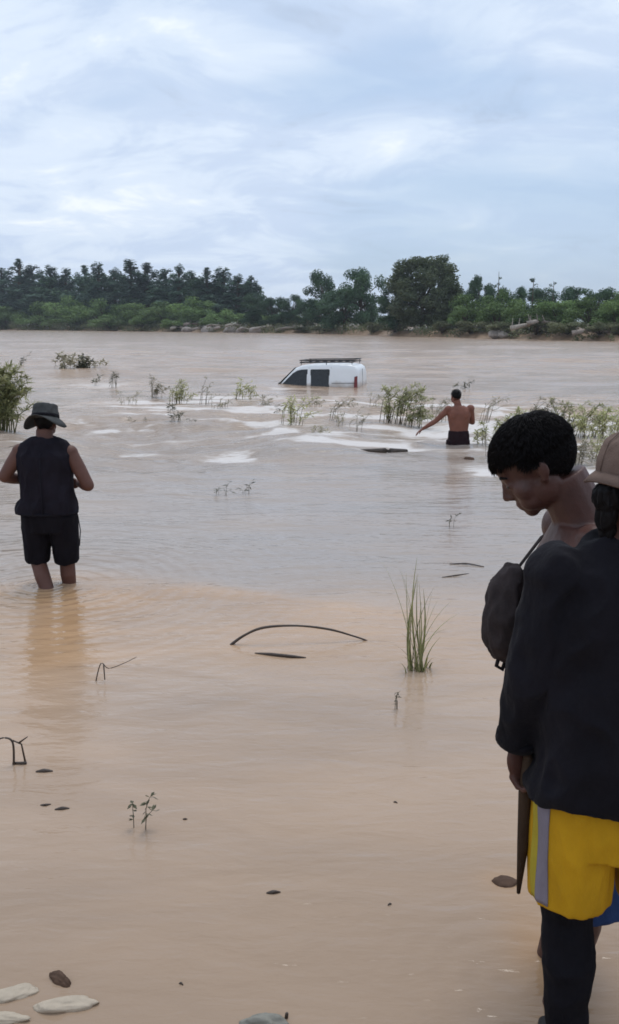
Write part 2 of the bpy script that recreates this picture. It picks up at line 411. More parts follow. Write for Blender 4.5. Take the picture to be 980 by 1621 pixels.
    m, nt, b = nodes_of('muddy_water'); N = nt.nodes; L = nt.links
    def attr(n):
        a = N.new('ShaderNodeAttribute'); a.attribute_name = n; return a.outputs['Fac']
    def mth(op, a, b_=None):
        n = N.new('ShaderNodeMath'); n.operation = op
        for i, v in enumerate((a, b_)):
            if v is None: continue
            if isinstance(v, (int, float)): n.inputs[i].default_value = v
            else: L.new(v, n.inputs[i])
        return n.outputs[0]
    geo = N.new('ShaderNodeNewGeometry')
    def nz(sc, detail, rough_=.5, dist=0.):
        mp = N.new('ShaderNodeMapping'); mp.inputs['Scale'].default_value = sc; L.new(geo.outputs['Position'], mp.inputs[0])
        n = N.new('ShaderNodeTexNoise'); n.inputs['Scale'].default_value = 1; n.inputs['Detail'].default_value = detail
        n.inputs['Roughness'].default_value = rough_; n.inputs['Distortion'].default_value = dist
        L.new(mp.outputs[0], n.inputs[0]); return n.outputs[0]
    mx = N.new('ShaderNodeMixRGB'); mx.inputs[1].default_value = (.398, .288, .207, 1); mx.inputs[2].default_value = (.47, .275, .135, 1); L.new(attr('mud_and_refl'), mx.inputs[0])
    mx3 = N.new('ShaderNodeMixRGB'); mx3.blend_type = 'MULTIPLY'; mx3.inputs[0].default_value = 1
    mr = N.new('ShaderNodeMapRange'); mr.inputs[1].default_value = .3; mr.inputs[2].default_value = .7; mr.inputs[3].default_value = .84; mr.inputs[4].default_value = 1.12
    L.new(nz((.45, 1.3, 1), 6, .6, .8), mr.inputs[0]); L.new(mx.outputs[0], mx3.inputs[1]); L.new(mr.outputs[0], mx3.inputs[2])
    fm = N.new('ShaderNodeMixRGB'); mx4 = N.new('ShaderNodeMixRGB'); L.new(mth('MULTIPLY', attr('weak_reflect'), .55), mx4.inputs[0]); L.new(mx3.outputs[0], mx4.inputs[1]); mx4.inputs[2].default_value = (.27, .195, .135, 1)   # weaker sky reflection near the viewer, painted in as darker brown
    mx5 = N.new('ShaderNodeMixRGB'); L.new(mth('MULTIPLY', attr('grey'), .72), mx5.inputs[0]); L.new(mx4.outputs[0], mx5.inputs[1]); mx5.inputs[2].default_value = (.315, .262, .222, 1)   # greyer colour across the mid river
    L.new(mx5.outputs[0], fm.inputs[1]); fm.inputs[2].default_value = (.74, .70, .67, 1)
    fn = mth('ADD', mth('MULTIPLY', nz((4.5, 17, 5), 6, .7, .8), .6), mth('MULTIPLY', nz((1.3, 4.6, 3), 4, .6, .6), .4))
    fb = mth('SUBTRACT', mth('ADD', mth('MULTIPLY', attr('foam'), .46), fn), .735)
    cl = N.new('ShaderNodeClamp'); L.new(mth('MULTIPLY', fb, 5.5), cl.inputs[0])
    fbreak = mth('MULTIPLY', cl.outputs[0], mth('MINIMUM', mth('MULTIPLY', attr('foam'), 2.2), .74)); L.new(fbreak, fm.inputs[0])
    L.new(fm.outputs[0], b.inputs['Base Color'])
    L.new(mth('ADD', attr('rough'), mth('MULTIPLY', attr('foam'), .45)), b.inputs['Roughness'])
    b.inputs['IOR'].default_value = 1.33
    # relief in metres: wind ripples everywhere, rings from the waders' legs
    h = mth('MULTIPLY', mth('SUBTRACT', nz((2.2, 6.0, 2), 3, .5, .5), .5), .015)
    h = mth('ADD', h, mth('MULTIPLY', mth('SUBTRACT', nz((7, 21, 5), 3, .55, .4), .5), .0046))
    h = mth('ADD', h, mth('MULTIPLY', mth('MULTIPLY', mth('SUBTRACT', nz((.9, 2.8, 1), 4, .6, .5), .5), .14), attr('chop')))
    h = mth('ADD', h, mth('MULTIPLY', mth('MULTIPLY', mth('SUBTRACT', nz((3.2, 10, 3), 3, .6, .5), .5), .034), attr('chop')))
    def rings(c, wl, amp, rad):
        vm = N.new('ShaderNodeVectorMath'); vm.operation = 'SUBTRACT'; L.new(geo.outputs['Position'], vm.inputs[0]); vm.inputs[1].default_value = c
        ln = N.new('ShaderNodeVectorMath'); ln.operation = 'LENGTH'; L.new(vm.outputs[0], ln.inputs[0]); d = ln.outputs['Value']
        wob = mth('MULTIPLY', nz((1.9, 1.9, 1.9), 3), 9.0)
        w = mth('SINE', mth('ADD', mth('MULTIPLY', d, 2 * math.pi / wl), wob))
        fall = mth('POWER', 2.718, mth('MULTIPLY', mth('MULTIPLY', d, d), -1.0 / rad ** 2))
        return mth('MULTIPLY', mth('MULTIPLY', w, fall), amp)
    h = mth('ADD', h, rings((LEFT_MAN.x, LEFT_MAN.y, 0), .14, .0026, 2.0))
    h = mth('ADD', h, rings((LEFT_MAN.x - .03, LEFT_MAN.y - .05, 0), .07, .0022, .42))
    h = mth('ADD', h, rings((.62, 2.45, 0), .10, .0010, .5))
    h = mth('ADD', h, rings((P(655, 1060).x, P(655, 1060).y, 0), .09, .0007, .5))
    bp = N.new('ShaderNodeBump'); bp.inputs['Strength'].default_value = 1; bp.inputs['Distance'].default_value = 1
    L.new(h, bp.inputs['Height']); L.new(bp.outputs[0], b.inputs['Normal'])
    o = link_mesh('river', me, m)
    tag(o, 'muddy brown flooded river with broken water and foam', 'river', kind='structure')
water()

# ------------------------------------------------------------------ trees on the far bank
RNG = np.random.default_rng(11)
def leaf_cloud(name, lobes, n, size, mat, parent, seed, up=.35, shell=.45, aspect=.6):
    r = np.random.default_rng(seed)
    lb = np.array(lobes, float); wgt = (lb[:, 3] * lb[:, 4] * lb[:, 5]) ** .67; wgt /= wgt.sum()
    k = r.choice(len(lb), n, p=wgt)
    d = r.normal(size=(n, 3)); d /= np.linalg.norm(d, axis=1)[:, None]
    rad = shell + (1.04 - shell) * r.random(n) ** .55
    rad *= 1 + .22 * (np.sin(d[:, 0] * 5 + k) * np.sin(d[:, 1] * 6 + 2 * k) * np.sin(d[:, 2] * 5 + 3 * k))
    c = lb[k, :3] + d * lb[k, 3:6] * rad[:, None]
    nm = d + r.normal(size=(n, 3)) * .75 + np.array([0, 0, up]); nm /= np.linalg.norm(nm, axis=1)[:, None]
    t = np.cross(nm, r.normal(size=(n, 3))); t /= np.linalg.norm(t, axis=1)[:, None]
    bt = np.cross(nm, t)
    s = size * (.55 + .9 * r.random(n))
    a = t * s[:, None]; b = bt * (s * aspect)[:, None]
    V = np.stack([c - a, c - b * .9 + nm * (s * .15)[:, None], c + a, c + b * .9 + nm * (s * .15)[:, None]], 1).reshape(-1, 3)
    Fq = np.arange(4 * n).reshape(n, 4)
    lobe_t = r.random(len(lb))[k]
    tint = np.repeat(np.clip(.5 * lobe_t + .5 * r.random(n), 0, 1), 4)
    return link_mesh(name, mesh_np(name, V, Fq, tint), mat, parent, smooth=False)
def limb_mesh(parent, segs, mat='bark', name='trunk'):
    v = Vol()
    for pts, rad in segs: v.tube(pts, rad, seg=7)
    return v.obj(name, mat, parent)
# every prototype is one unit tall; copies are scaled to their height and width
def proto_poplar(seed):
    r = random.Random(seed); t = empty('poplar_tree')
    lob = []; segs = [([(0, 0, -.02), (.01, 0, .4), (0, .01, .95)], [.016, .011, .003])]
    for i in range(30):
        z = .16 + .78 * i / 29; w = .125 * max(.12, 1 - abs(z - .42) / .58) ** .8
        a = i * 2.4 + r.uniform(-.5, .5); o = w * r.uniform(.25, 1.0)
        lob.append((o * math.cos(a), o * math.sin(a), z, max(.016, w * r.uniform(.28, .55)), max(.016, w * r.uniform(.28, .55)), r.uniform(.035, .075)))
        segs.append(([(0, 0, z - .06), (o * math.cos(a), o * math.sin(a), z)], [.005, .002]))
    lob.append((r.uniform(-.015, .015), 0, .965, .012, .012, .045))
    limb_mesh(t, segs); leaf_cloud('crown', lob, 4200, .013, 'leaf_poplar', t, seed, .3, .15, .4)
    return t
def proto_broad(seed, n=9000, mat='leaf_broad', nm='broadleaf_tree', flat=1.0):
    r = random.Random(seed); t = empty(nm)
    lob = []; segs = [([(0, 0, -.02), (.01, .01, .2), (0, 0, .42)], [.032, .024, .014])]
    for i in range(26):
        a = r.random() * 6.28; q = r.random() ** .5; z = .12 + .76 * (i + r.random()) / 26
        w = .42 * math.sqrt(max(.05, 1 - ((z - .45) / .52) ** 2)) * q
        lob.append((w * math.cos(a), w * math.sin(a), z, r.uniform(.09, .16), r.uniform(.09, .16), r.uniform(.07, .12) * flat))
        segs.append(([(0, 0, .22 + .2 * r.random()), (w * .5 * math.cos(a), w * .5 * math.sin(a), z * .8), (w * math.cos(a), w * math.sin(a), z)], [.011, .007, .003]))
    limb_mesh(t, segs); leaf_cloud('crown', lob, n, .017, mat, t, seed, .35, .25)
    return t
def proto_dome(seed):
    r = random.Random(seed); t = empty('round_tree')
    lob = []; segs = [([(0, 0, -.02), (.01, .01, .2), (0, 0, .5)], [.034, .026, .014])]
    for i in range(60):
        z = .10 + .80 * (i + .5) / 60; a = i * 2.4 + r.uniform(-.3, .3); q = r.choice((.95, .95, .8, .45))
        w = .37 * math.sqrt(max(.03, 1 - ((z - .48) / .50) ** 2)) * q
        lob.append((w * math.cos(a), w * math.sin(a), z, r.uniform(.08, .13), r.uniform(.08, .13), r.uniform(.06, .10)))
        if i % 3 == 0: segs.append(([(0, 0, .15 + z * .3), (w * .5 * math.cos(a), w * .5 * math.sin(a), z * .85), (w * math.cos(a), w * math.sin(a), z)], [.011, .007, .003]))
    limb_mesh(t, segs); leaf_cloud('crown', lob, 26000, .015, 'leaf_round', t, seed, .35, .2)
    return t
def proto_bush(seed, mat='leaf_bush', nm='bank_bush'):
    r = random.Random(seed); t = empty(nm)
    lob = []; segs = []
    for i in range(16):
        a = r.random() * 6.28; q = r.random() ** .6 * .42; z = .16 + .62 * r.random() * (1 - q)
        lob.append((q * math.cos(a), q * math.sin(a), z, r.uniform(.11, .19), r.uniform(.11, .19), r.uniform(.09, .17)))
        segs.append(([(0, 0, -.05), (q * .5 * math.cos(a), q * .5 * math.sin(a), z * .6), (q * math.cos(a), q * math.sin(a), z)], [.014, .009, .004]))
    limb_mesh(t, segs, name='stems'); leaf_cloud('crown', lob, 5200, .021, mat, t, seed, .35, .2)
    return t
def proto_snag(seed):
    r = random.Random(seed); t = empty('bare_pole_tree')
    segs = [([(0, 0, -.02), (.006, 0, .5), (0, 0, 1)], [.014, .01, .003])]; lob = []
    for i in range(7):
        z = .45 + .5 * r.random(); a = r.random() * 6.28; segs.append(([(0, 0, z), (.05 * math.cos(a), .05 * math.sin(a), z + .05)], [.004, .001]))
        lob.append((.04 * math.cos(a), .04 * math.sin(a), z + .04, .03, .03, .03))
    limb_mesh(t, segs); leaf_cloud('crown', lob, 160, .014, 'leaf_poplar', t, seed, .2, .1)
    return t
def bank_dist(px):
    lo, hi = 40., 900.
    for _ in range(40):
        md = (lo + hi) / 2; x = ray(px, 512)[0] / ray(px, 512)[1] * md
        if md > float(bank_y(x)): hi = md
        else: lo = md
    return lo
PROTO = {}
USED = set()
def plant(kind, var, px, top, wpx, off, label, cat, group):
    key = (kind, var)
    if key not in PROTO:
        PROTO[key] = {'poplar': lambda: proto_poplar(50 + var), 'broad': lambda: proto_broad(70 + var),
                      'round': lambda: proto_dome(96),
                      'umbrella': lambda: proto_broad(99, 1800, 'leaf_poplar', 'umbrella_tree', .6),
                      'bush': lambda: proto_bush(110 + var), 'scrub': lambda: proto_bush(140 + var, 'leaf_scrub', 'bank_scrub'),
                      'snag': lambda: proto_snag(170 + var)}[kind]()
    o = PROTO[key] if key not in USED else copy_tree(PROTO[key])
    USED.add(key)
    y = bank_dist(px) + off
    q = PY(px, top, y); g = float(ground_z(q.x, y))
    hgt = q.z - g; wid = wpx * y / F_PX
    base = {'poplar': .175, 'broad': 1.0, 'round': .98, 'umbrella': .9, 'bush': 1.08, 'scrub': 1.05, 'snag': .12}[kind]
    o.location = (q.x, y, g); o.rotation_euler = (0, 0, random.Random(int(px * 7 + top)).random() * 6.28)
    o.scale = (wid / base, wid / base, hgt)
    tag(o, label, cat, group)
def far_trees():
    G = 'trees on the far bank'
    ordn = ['leftmost', 'second', 'third', 'fourth', 'fifth', 'sixth', 'seventh', 'eighth', 'ninth', 'tenth', 'eleventh', 'twelfth', 'thirteenth', 'fourteenth', 'fifteenth', 'sixteenth', 'seventeenth', 'eighteenth']
    pop = [(-14, 430, 44), (4, 424, 40), (28, 410, 40), (50, 418, 44), (78, 420, 48), (104, 424, 36), (134, 420, 34), (154, 414, 36), (182, 424, 44), (206, 410, 48), (232, 416, 46), (262, 424, 42),
           (284, 418, 36), (304, 428, 36), (328, 424, 40), (352, 422, 44), (378, 434, 40), (396, 436, 32)]
    for i, (px, top, w) in enumerate(pop):
        plant('poplar', i % 4, px, top, w * 1.35, 26 + (i * 7) % 12,
              ('slim dark poplar at the far left of the skyline, partly cut off' if i == 0 else 'slim dark poplar, %s from the left in the row along the far bank' % ordn[i]), 'tree', G)
    back = [(20, 430, 110), (95, 432, 120), (170, 430, 120), (250, 432, 120), (330, 435, 120), (385, 446, 84)]
    for i, (px, top, w) in enumerate(back):
        plant('broad', i % 3, px, top, w, 40, 'dark broadleaf tree behind the poplar row, %s from the left' % ordn[i], 'tree', 'dark trees behind the poplars')
    bl = [(12, 470, 90), (62, 466, 90), (112, 460, 96), (165, 457, 100), (215, 462, 96), (262, 466, 96), (310, 462, 100), (352, 478, 76)]
    for i, (px, top, w) in enumerate(bl):
        plant('bush', i % 4, px, top, w, 14, 'large green bush in front of the poplars, %s from the left' % ordn[i], 'bush', 'green bushes below the poplars')
    lo = [(8, 490, 84), (66, 492, 80), (120, 490, 80), (175, 494, 76), (228, 492, 76), (282, 498, 60), (332, 502, 60)]
    for i, (px, top, w) in enumerate(lo):
        plant('bush', (i + 2) % 4, px, top, w, 4, 'low bush at the water edge on the left far bank, %s from the left' % ordn[i], 'bush', 'low bushes at the far water edge')
    ce = [(404, 462, 60, 'dark low tree just right of the poplar row'), (432, 468, 66, 'dark low tree left of the white van, below the gap of sky'),
          (462, 464, 62, 'dark low tree straight above the van roof rack'), (486, 470, 60, 'dark low tree under the left crown of the twin trees')]
    for i, (px, top, w, lb) in enumerate(ce): plant('broad', (i + 1) % 3, px, top, w, 10, lb, 'tree', G)
    plant('broad', 0, 518, 424, 84, 14, 'dark broadleaf tree, left one of a pair above the van', 'tree', G)
    plant('broad', 2, 572, 419, 92, 14, 'dark broadleaf tree, right one of a pair beside the big round tree', 'tree', G)
    plant('broad', 1, 546, 452, 100, 6, 'low dark tree filling the foot of the tree pair above the van', 'tree', G)
    plant('round', 0, 672, 400, 134, 10, 'big round olive green tree, tallest on the far bank', 'tree', None)
    plant('umbrella', 0, 696, 392, 52, 24, 'dark umbrella crown peeping over the big round tree', 'tree', None)
    plant('broad', 1, 632, 446, 70, 4, 'small tree leaning on the left foot of the big round tree', 'tree', G)
    plant('broad', 0, 760, 432, 54, 16, 'upright dark tree just right of the big round tree', 'tree', G)
    plant('broad', 2, 826, 450, 46, 20, 'small dark rounded tree top between two bare poles', 'tree', G)
    plant('broad', 1, 944, 454, 90, 18, 'dark tree over the bushes near the right edge', 'tree', G)
    for i, (px, top, w) in enumerate([(722, 452, 70), (790, 446, 66), (858, 452, 80), (905, 450, 80), (985, 452, 80)]):
        plant('broad', (i + 2) % 3, px, top, w, 26, 'hazy tree behind the right bushes, %s from the left' % ordn[i], 'tree', 'trees behind the right bushes')
    for i, (px, top, lb) in enumerate([(790, 430, 'thin bare pole tree right of the upright dark tree'), (845, 441, 'thin bare pole tree in the middle of the right skyline'), (877, 445, 'thin bare pole tree nearest the right edge')]):
        plant('snag', i, px, top, 12, 18, lb, 'tree', 'bare pole trees on the right skyline')
    br = [(742, 450, 92), (790, 448, 100), (842, 456, 100), (893, 453, 108), (942, 456, 108), (985, 452, 96)]
    for i, (px, top, w) in enumerate(br):
        plant('bush', (i + 1) % 4, px, top, w, 9, 'large green bush right of the round tree, %s from the left' % ordn[i], 'bush', 'green bushes on the right far bank')
    fi = [(398, 488, 70), (440, 486, 74), (484, 488, 70), (530, 484, 74), (580, 486, 74), (628, 488, 64), (680, 488, 70), (728, 488, 70)]
    for i, (px, top, w) in enumerate(fi):
        plant('bush', i % 4, px, top, w, 20, 'shaded bush at the foot of the central far trees, %s from the left' % ordn[i], 'bush', 'shaded bushes under the central trees')
    sc = [(480, 514, 50), (515, 512, 50), (592, 502, 44), (625, 506, 44), (700, 500, 60), (745, 498, 66), (800, 500, 66), (850, 494, 70), (900, 500, 70), (950, 500, 70), (990, 504, 60)]
    for i, (px, top, w) in enumerate(sc):
        plant('scrub', i % 3, px, top, w, 2.2, 'low scrub bush at the far water edge right of the van, %s from the left' % ordn[i], 'bush', 'low scrub at the right far water edge')
far_trees()
def far_scrub():
    """rank growth and flood litter along the far waterline: too far to count"""
    r = np.random.default_rng(5); lob = []
    for px in np.linspace(-120, 1100, 230):
        y = bank_dist(px) + r.uniform(.3, 7); x = ray(px, 512)[0] / ray(px, 512)[1] * y
        h = r.uniform(.5, 1.7) * (y / 170); lob.append((x, y, float(ground_z(x, y)) + h * .3, h * r.uniform(.8, 1.7), h, h * .7))
    o = leaf_cloud('bank_undergrowth', lob, 26000, .17, 'leaf_scrub', None, 8, .4, .2)
    tag(o, 'tangled undergrowth along the far waterline', 'undergrowth', kind='stuff')
far_scrub()
def far_debris():
    r = random.Random(4)
    spots = [(286, 520, 34), (306, 514, 30), (322, 522, 36), (340, 516, 26), (356, 520, 34), (374, 516, 34), (392, 522, 30), (418, 521, 34), (452, 523, 36), (838, 520, 60), (862, 512, 54), (940, 528, 66)]
    words = ['leftmost', 'second', 'third', 'fourth', 'fifth', 'sixth', 'seventh', 'eighth', 'ninth']
    for i, (px, py, w) in enumerate(spots):
        y = bank_dist(px) + .6 + .5 * (i % 3); q = PY(px, py, y); L_ = w * y / F_PX
        v = Vol(); g = float(ground_z(q.x, y))
        tilt = r.uniform(-.12, .3)
        pts = [(-L_ / 2, 0, 0), (-L_ / 4, r.uniform(-.2, .2), L_ * .06), (0, 0, L_ * .05 + tilt * L_ * .2), (L_ / 2, r.uniform(-.3, .3), tilt * L_ * .5)]
        rr = L_ * .055
        v.tube(pts, [rr * 1.3, rr, rr * .9, rr * .4], seg=8)
        for k in range(4):
            a = r.uniform(-L_ / 2, L_ / 2); v.tube([(a, 0, 0), (a + r.uniform(-.4, .4), r.uniform(-.3, .3), L_ * r.uniform(.1, .28))], [rr * .4, rr * .1], seg=5)
        o = v.obj('driftwood_log', 'grey_wood'); o.location = (q.x, y, max(q.z, g + rr * .5, .1)); o.rotation_euler = (0, 0, r.uniform(-.5, .5))
        lb = 'pale driftwood log at the left far waterline, %s from the left' % words[i] if i < 9 else ['pale driftwood log slanting up the right far bank', 'upper driftwood log leaning in the right bank scrub', 'long dark log at the waterline by the right edge'][i - 9]
        tag(o, lb, 'driftwood', 'driftwood on the far bank')
    for i, (px, py, s) in enumerate([(296, 524, 9), (330, 526, 11), (366, 526, 12), (384, 520, 10), (405, 526, 10), (788, 528, 13), (800, 524, 10)]):
        y = bank_dist(px) + 1.2; q = PY(px, py, y); L_ = s * y / F_PX
        o = stone('bank_rock', (q.x, y, float(ground_z(q.x, y)) + L_ * .15), (L_, L_ * .8, L_ * .62), 'bank_rock', i + 30, 3)
        tag(o, ['leftmost pale rock at the foot of the poplar bank', 'second pale rock at the foot of the poplar bank', 'third pale rock at the foot of the poplar bank', 'fourth pale rock at the foot of the poplar bank', 'fifth pale rock, nearest the gap in the trees',
                'pale earth boulder below the right bushes', 'smaller pale boulder right of the earth boulder'][i], 'rock', 'pale rocks at the far waterline')
def stone(name, loc, size, mat, seed, sub=4):
    bm = bmesh.new(); bmesh.ops.create_icosphere(bm, subdivisions=sub, radius=1)
    for v in bm.verts:
        c = v.co.copy(); d = 1 + .30 * noise.noise(c * 1.1 + Vector((seed * 3.1, 0, 0))) + .13 * noise.noise(c * 2.9 + Vector((0, seed * 2.3, 0))) + .05 * noise.noise(c * 7 + Vector((0, 0, seed * 1.3)))
        v.co = Vector((c.x * size[0] * d, c.y * size[1] * d, c.z * size[2] * d))
    me = bpy.data.meshes.new(name); bm.to_mesh(me); bm.free()
    o = link_mesh(name, me, mat); o.location = loc; return o
far_debris()

# ------------------------------------------------------------------ white van stranded in the river
def van_mud():
    m = MATS['van_paint']; nt = m.node_tree; N = nt.nodes; L = nt.links; b = N['Principled BSDF']
    src = b.inputs['Base Color'].links[0].from_socket
    tc = N.new('ShaderNodeTexCoord'); sp = N.new('ShaderNodeSeparateXYZ'); L.new(tc.outputs['Object'], sp.inputs[0])
    n = N.new('ShaderNodeTexNoise'); n.inputs['Scale'].default_value = 5; n.inputs['Detail'].default_value = 6; L.new(tc.outputs['Object'], n.inputs[0])
    a = N.new('ShaderNodeMath'); a.operation = 'MULTIPLY_ADD'; a.inputs[1].default_value = -.30; L.new(n.outputs[0], a.inputs[0]); L.new(sp.outputs[2], a.inputs[2])
    mr = N.new('ShaderNodeMapRange'); mr.inputs[1].default_value = .86; mr.inputs[2].default_value = 1.02; mr.inputs[3].default_value = .75; mr.inputs[4].default_value = 0; L.new(a.outputs[0], mr.inputs[0])
    mx = N.new('ShaderNodeMixRGB'); L.new(mr.outputs[0], mx.inputs[0]); L.new(src, mx.inputs[1]); mx.inputs[2].default_value = (.38, .29, .22, 1); L.new(mx.outputs[0], b.inputs['Base Color'])
van_mud()
def van():
    root = empty('stranded_van', (0, 0, 0))
    tag(root, 'white van with roof rack sunk to its windows in the river', 'van')
    Hh = 1.70; belt = .96
    # stations along the car: (x, top height, half width scale); x forward
    st = [(-1.46, 1.25, .93), (-1.455, 1.50, .95), (-1.42, 1.60, .97), (-1.32, 1.665, .985), (-1.1, 1.695, 1), (-.7, 1.71, 1), (-.2, 1.71, 1), (.15, 1.70, 1), (.42, 1.665, 1), (.58, 1.61, 1), (.80, 1.40, .99), (1.02, 1.18, .985),
          (1.20, 1.00, .975), (1.45, .955, .96), (1.68, .88, .92), (1.80, .76, .86), (1.84, .60, .82)]
    def half_w(z, s): 
        t = max(0, (z - belt) / (Hh - belt)); return (.735 - .115 * t ** 1.15) * s
    secs = []; bm = bmesh.new()
    for (x, top, s) in st:
        pts = []
        zl = [.22, .30, .5, .75, min(belt, top - .12)]
        zu = [zl[-1] + (top - .09 - zl[-1]) * k / 5 for k in range(1, 6)]
        side = [(half_w(z, s), z) for z in zl + zu]
        wt = side[-1][0]
        crown = [(wt - .03, top - .045), (wt - .09, top - .014), (wt * .5, top - .002), (0, top)]
        half = side + crown
        prof = [(-a, z) for a, z in half] + [(a, z) for a, z in half[-2::-1]]
        secs.append([bm.verts.new((x, a, z)) for a, z in prof])
    for i in range(len(secs) - 1):
        for k in range(len(secs[0]) - 1): bm.faces.new((secs[i][k], secs[i][k + 1], secs[i + 1][k + 1], secs[i + 1][k]))
    for s_ in (secs[0], secs[-1]): bm.faces.new(s_)
    for i in range(len(secs) - 1): bm.faces.new((secs[i][0], secs[i + 1][0], secs[i + 1][-1], secs[i][-1]))
    bmesh.ops.recalc_face_normals(bm, faces=bm.faces[:])
    me = bpy.data.meshes.new('body'); bm.to_mesh(me); bm.free()
    body = link_mesh('body', me, 'van_paint', root)
    def pane(name, poly, sgn, mat, off=.006, th=.012, par=root):      # outline in (x, z) laid on the side surface
        b2 = bmesh.new()
        out = [b2.verts.new((x, sgn * (half_w(z, 1) + off), z)) for x, z in poly]
        inn = [b2.verts.new((x, sgn * (half_w(z, 1) + off - th), z)) for x, z in poly]
        b2.faces.new(out); b2.faces.new(inn[::-1])
        for i in range(len(poly)): b2.faces.new((out[i], out[(i + 1) % len(poly)], inn[(i + 1) % len(poly)], inn[i]))
        bmesh.ops.recalc_face_normals(b2, faces=b2.faces[:])
        m2 = bpy.data.meshes.new(name); b2.to_mesh(m2); b2.free(); return link_mesh(name, m2, mat, par, False)
    fw = [(.20, .97), (1.09, .97), (1.05, 1.04), (.84, 1.25), (.66, 1.42), (.52, 1.50), (.40, 1.525), (.20, 1.535)]
    rw = [(-.52, .98), (.06, .98), (.07, 1.51), (.04, 1.535), (-.50, 1.535), (-.53, 1.51)]
    def grow(poly, g):
        cx = sum(p[0] for p in poly) / len(poly); cz = sum(p[1] for p in poly) / len(poly)
        return [(cx + (x - cx) * (1 + g), cz + (z - cz) * (1 + g)) for x, z in poly]
    for sgn in (1, -1):
        for nm, poly in (('door_window', fw), ('rear_side_window', rw)):
            f = pane('window_seal', grow(poly, .05), sgn, 'van_rubber', .003, .010)
            pane(nm, poly, sgn, 'van_glass', .006, .010, f)
        pane('door_seam', [(.128, .35), (.136, .35), (.136, 1.60), (.128, 1.60)], sgn, 'van_rubber', .002, .01)
        pane('door_seam', [(-.60, .35), (-.592, .35), (-.592, 1.60), (-.60, 1.60)], sgn, 'van_rubber', .002, .01)
        pane('slide_rail', [(-1.36, 1.10), (-.62, 1.10), (-.62, 1.115), (-1.36, 1.115)], sgn, 'van_rubber', .004, .012)
        pane('tail_light', [(-1.445, .90), (-1.33, .90), (-1.345, 1.30), (-1.44, 1.33)], sgn, 'van_light', .006, .02)
        pane('door_handle', [(.22, .90), (.33, .90), (.33, .93), (.22, .93)], sgn, 'van_rubber', .014, .02)
        mv = Vol(); mv.ell((1.08, sgn * .80, 1.06), (.06, .08, .09), sub=2); mv.tube([(1.08, sgn * .70, 1.03), (1.08, sgn * .8, 1.05)], [.02, .02], seg=6); mv.obj('side_mirror', 'van_rubber', root)
    ws = bmesh.new()
    c = [(.60, 1.585), (1.17, 1.05)]
    q = [ws.verts.new((c[0][0] + .015, -.55, c[0][1] + .018)), ws.verts.new((c[0][0] + .015, .55, c[0][1] + .018)), ws.verts.new((c[1][0] + .01, .66, c[1][1] + .02)), ws.verts.new((c[1][0] + .01, -.66, c[1][1] + .02))]
    ws.faces.new(q); m3 = bpy.data.meshes.new('windscreen'); ws.to_mesh(m3); ws.free(); link_mesh('windscreen', m3, 'van_glass', root, False).modifiers.new('t', 'SOLIDIFY').thickness = .008
    rear = Vol(); rear.box((-1.462, 0, .95), (.004, .004, .58)); rear.obj('rear_door_seam', 'van_rubber', root, False)
    # rack
    rk = empty('roof_rack'); rk.parent = root
    for sgn in (1, -1):
        for z in (1.755, 1.825):
            v = Vol(); v.tube([(-1.30, sgn * .58, z), (.45, sgn * .58, z)], [.016, .016], seg=8); v.obj('side_rail', 'rack_metal', rk)
        for x in (-1.25, -.42, .40):
            v = Vol(); v.tube([(x, sgn * .58, 1.68), (x, sgn * .58, 1.825)], [.012, .012], seg=6); v.obj('rack_post', 'rack_metal', rk)
    for k in range(8):
        x = -1.29 + 1.73 * k / 7; v = Vol(); v.tube([(x, -.58, 1.765), (x, .58, 1.765)], [.013, .013], seg=6); v.obj('crossbar', 'rack_metal', rk)
    for x in (-1.30, .45):
        v = Vol(); v.tube([(x, -.58, 1.825), (x, .58, 1.825)], [.013, .013], seg=6); v.obj('end_bar', 'rack_metal', rk)
    for x in (-1.0, 1.22):
        for sgn in (1, -1):
            v = Vol(); v.tube([(x, sgn * .60, .27), (x, sgn * .75, .27)], [.27, .27], seg=24, ref=(1, 0, 0)); w = v.obj('wheel', 'van_rubber', root)
            v = Vol(); v.tube([(x, sgn * .74, .27), (x, sgn * .757, .27)], [.17, .16], seg=18, ref=(1, 0, 0)); v.obj('rim', 'van_rim', w)
    for x, h in ((-1.5, .45), (1.88, .42)):
        v = Vol(); v.box((x, 0, h), (.05, .70, .10)); v.obj('bumper', 'van_rubber', root)
    yaw = math.radians(180 - 15)
    c = P(503, 612)
    root.location = (c.x + .05, c.y + .6, -1.0); root.rotation_euler = (0, math.radians(1.2), yaw)
van()

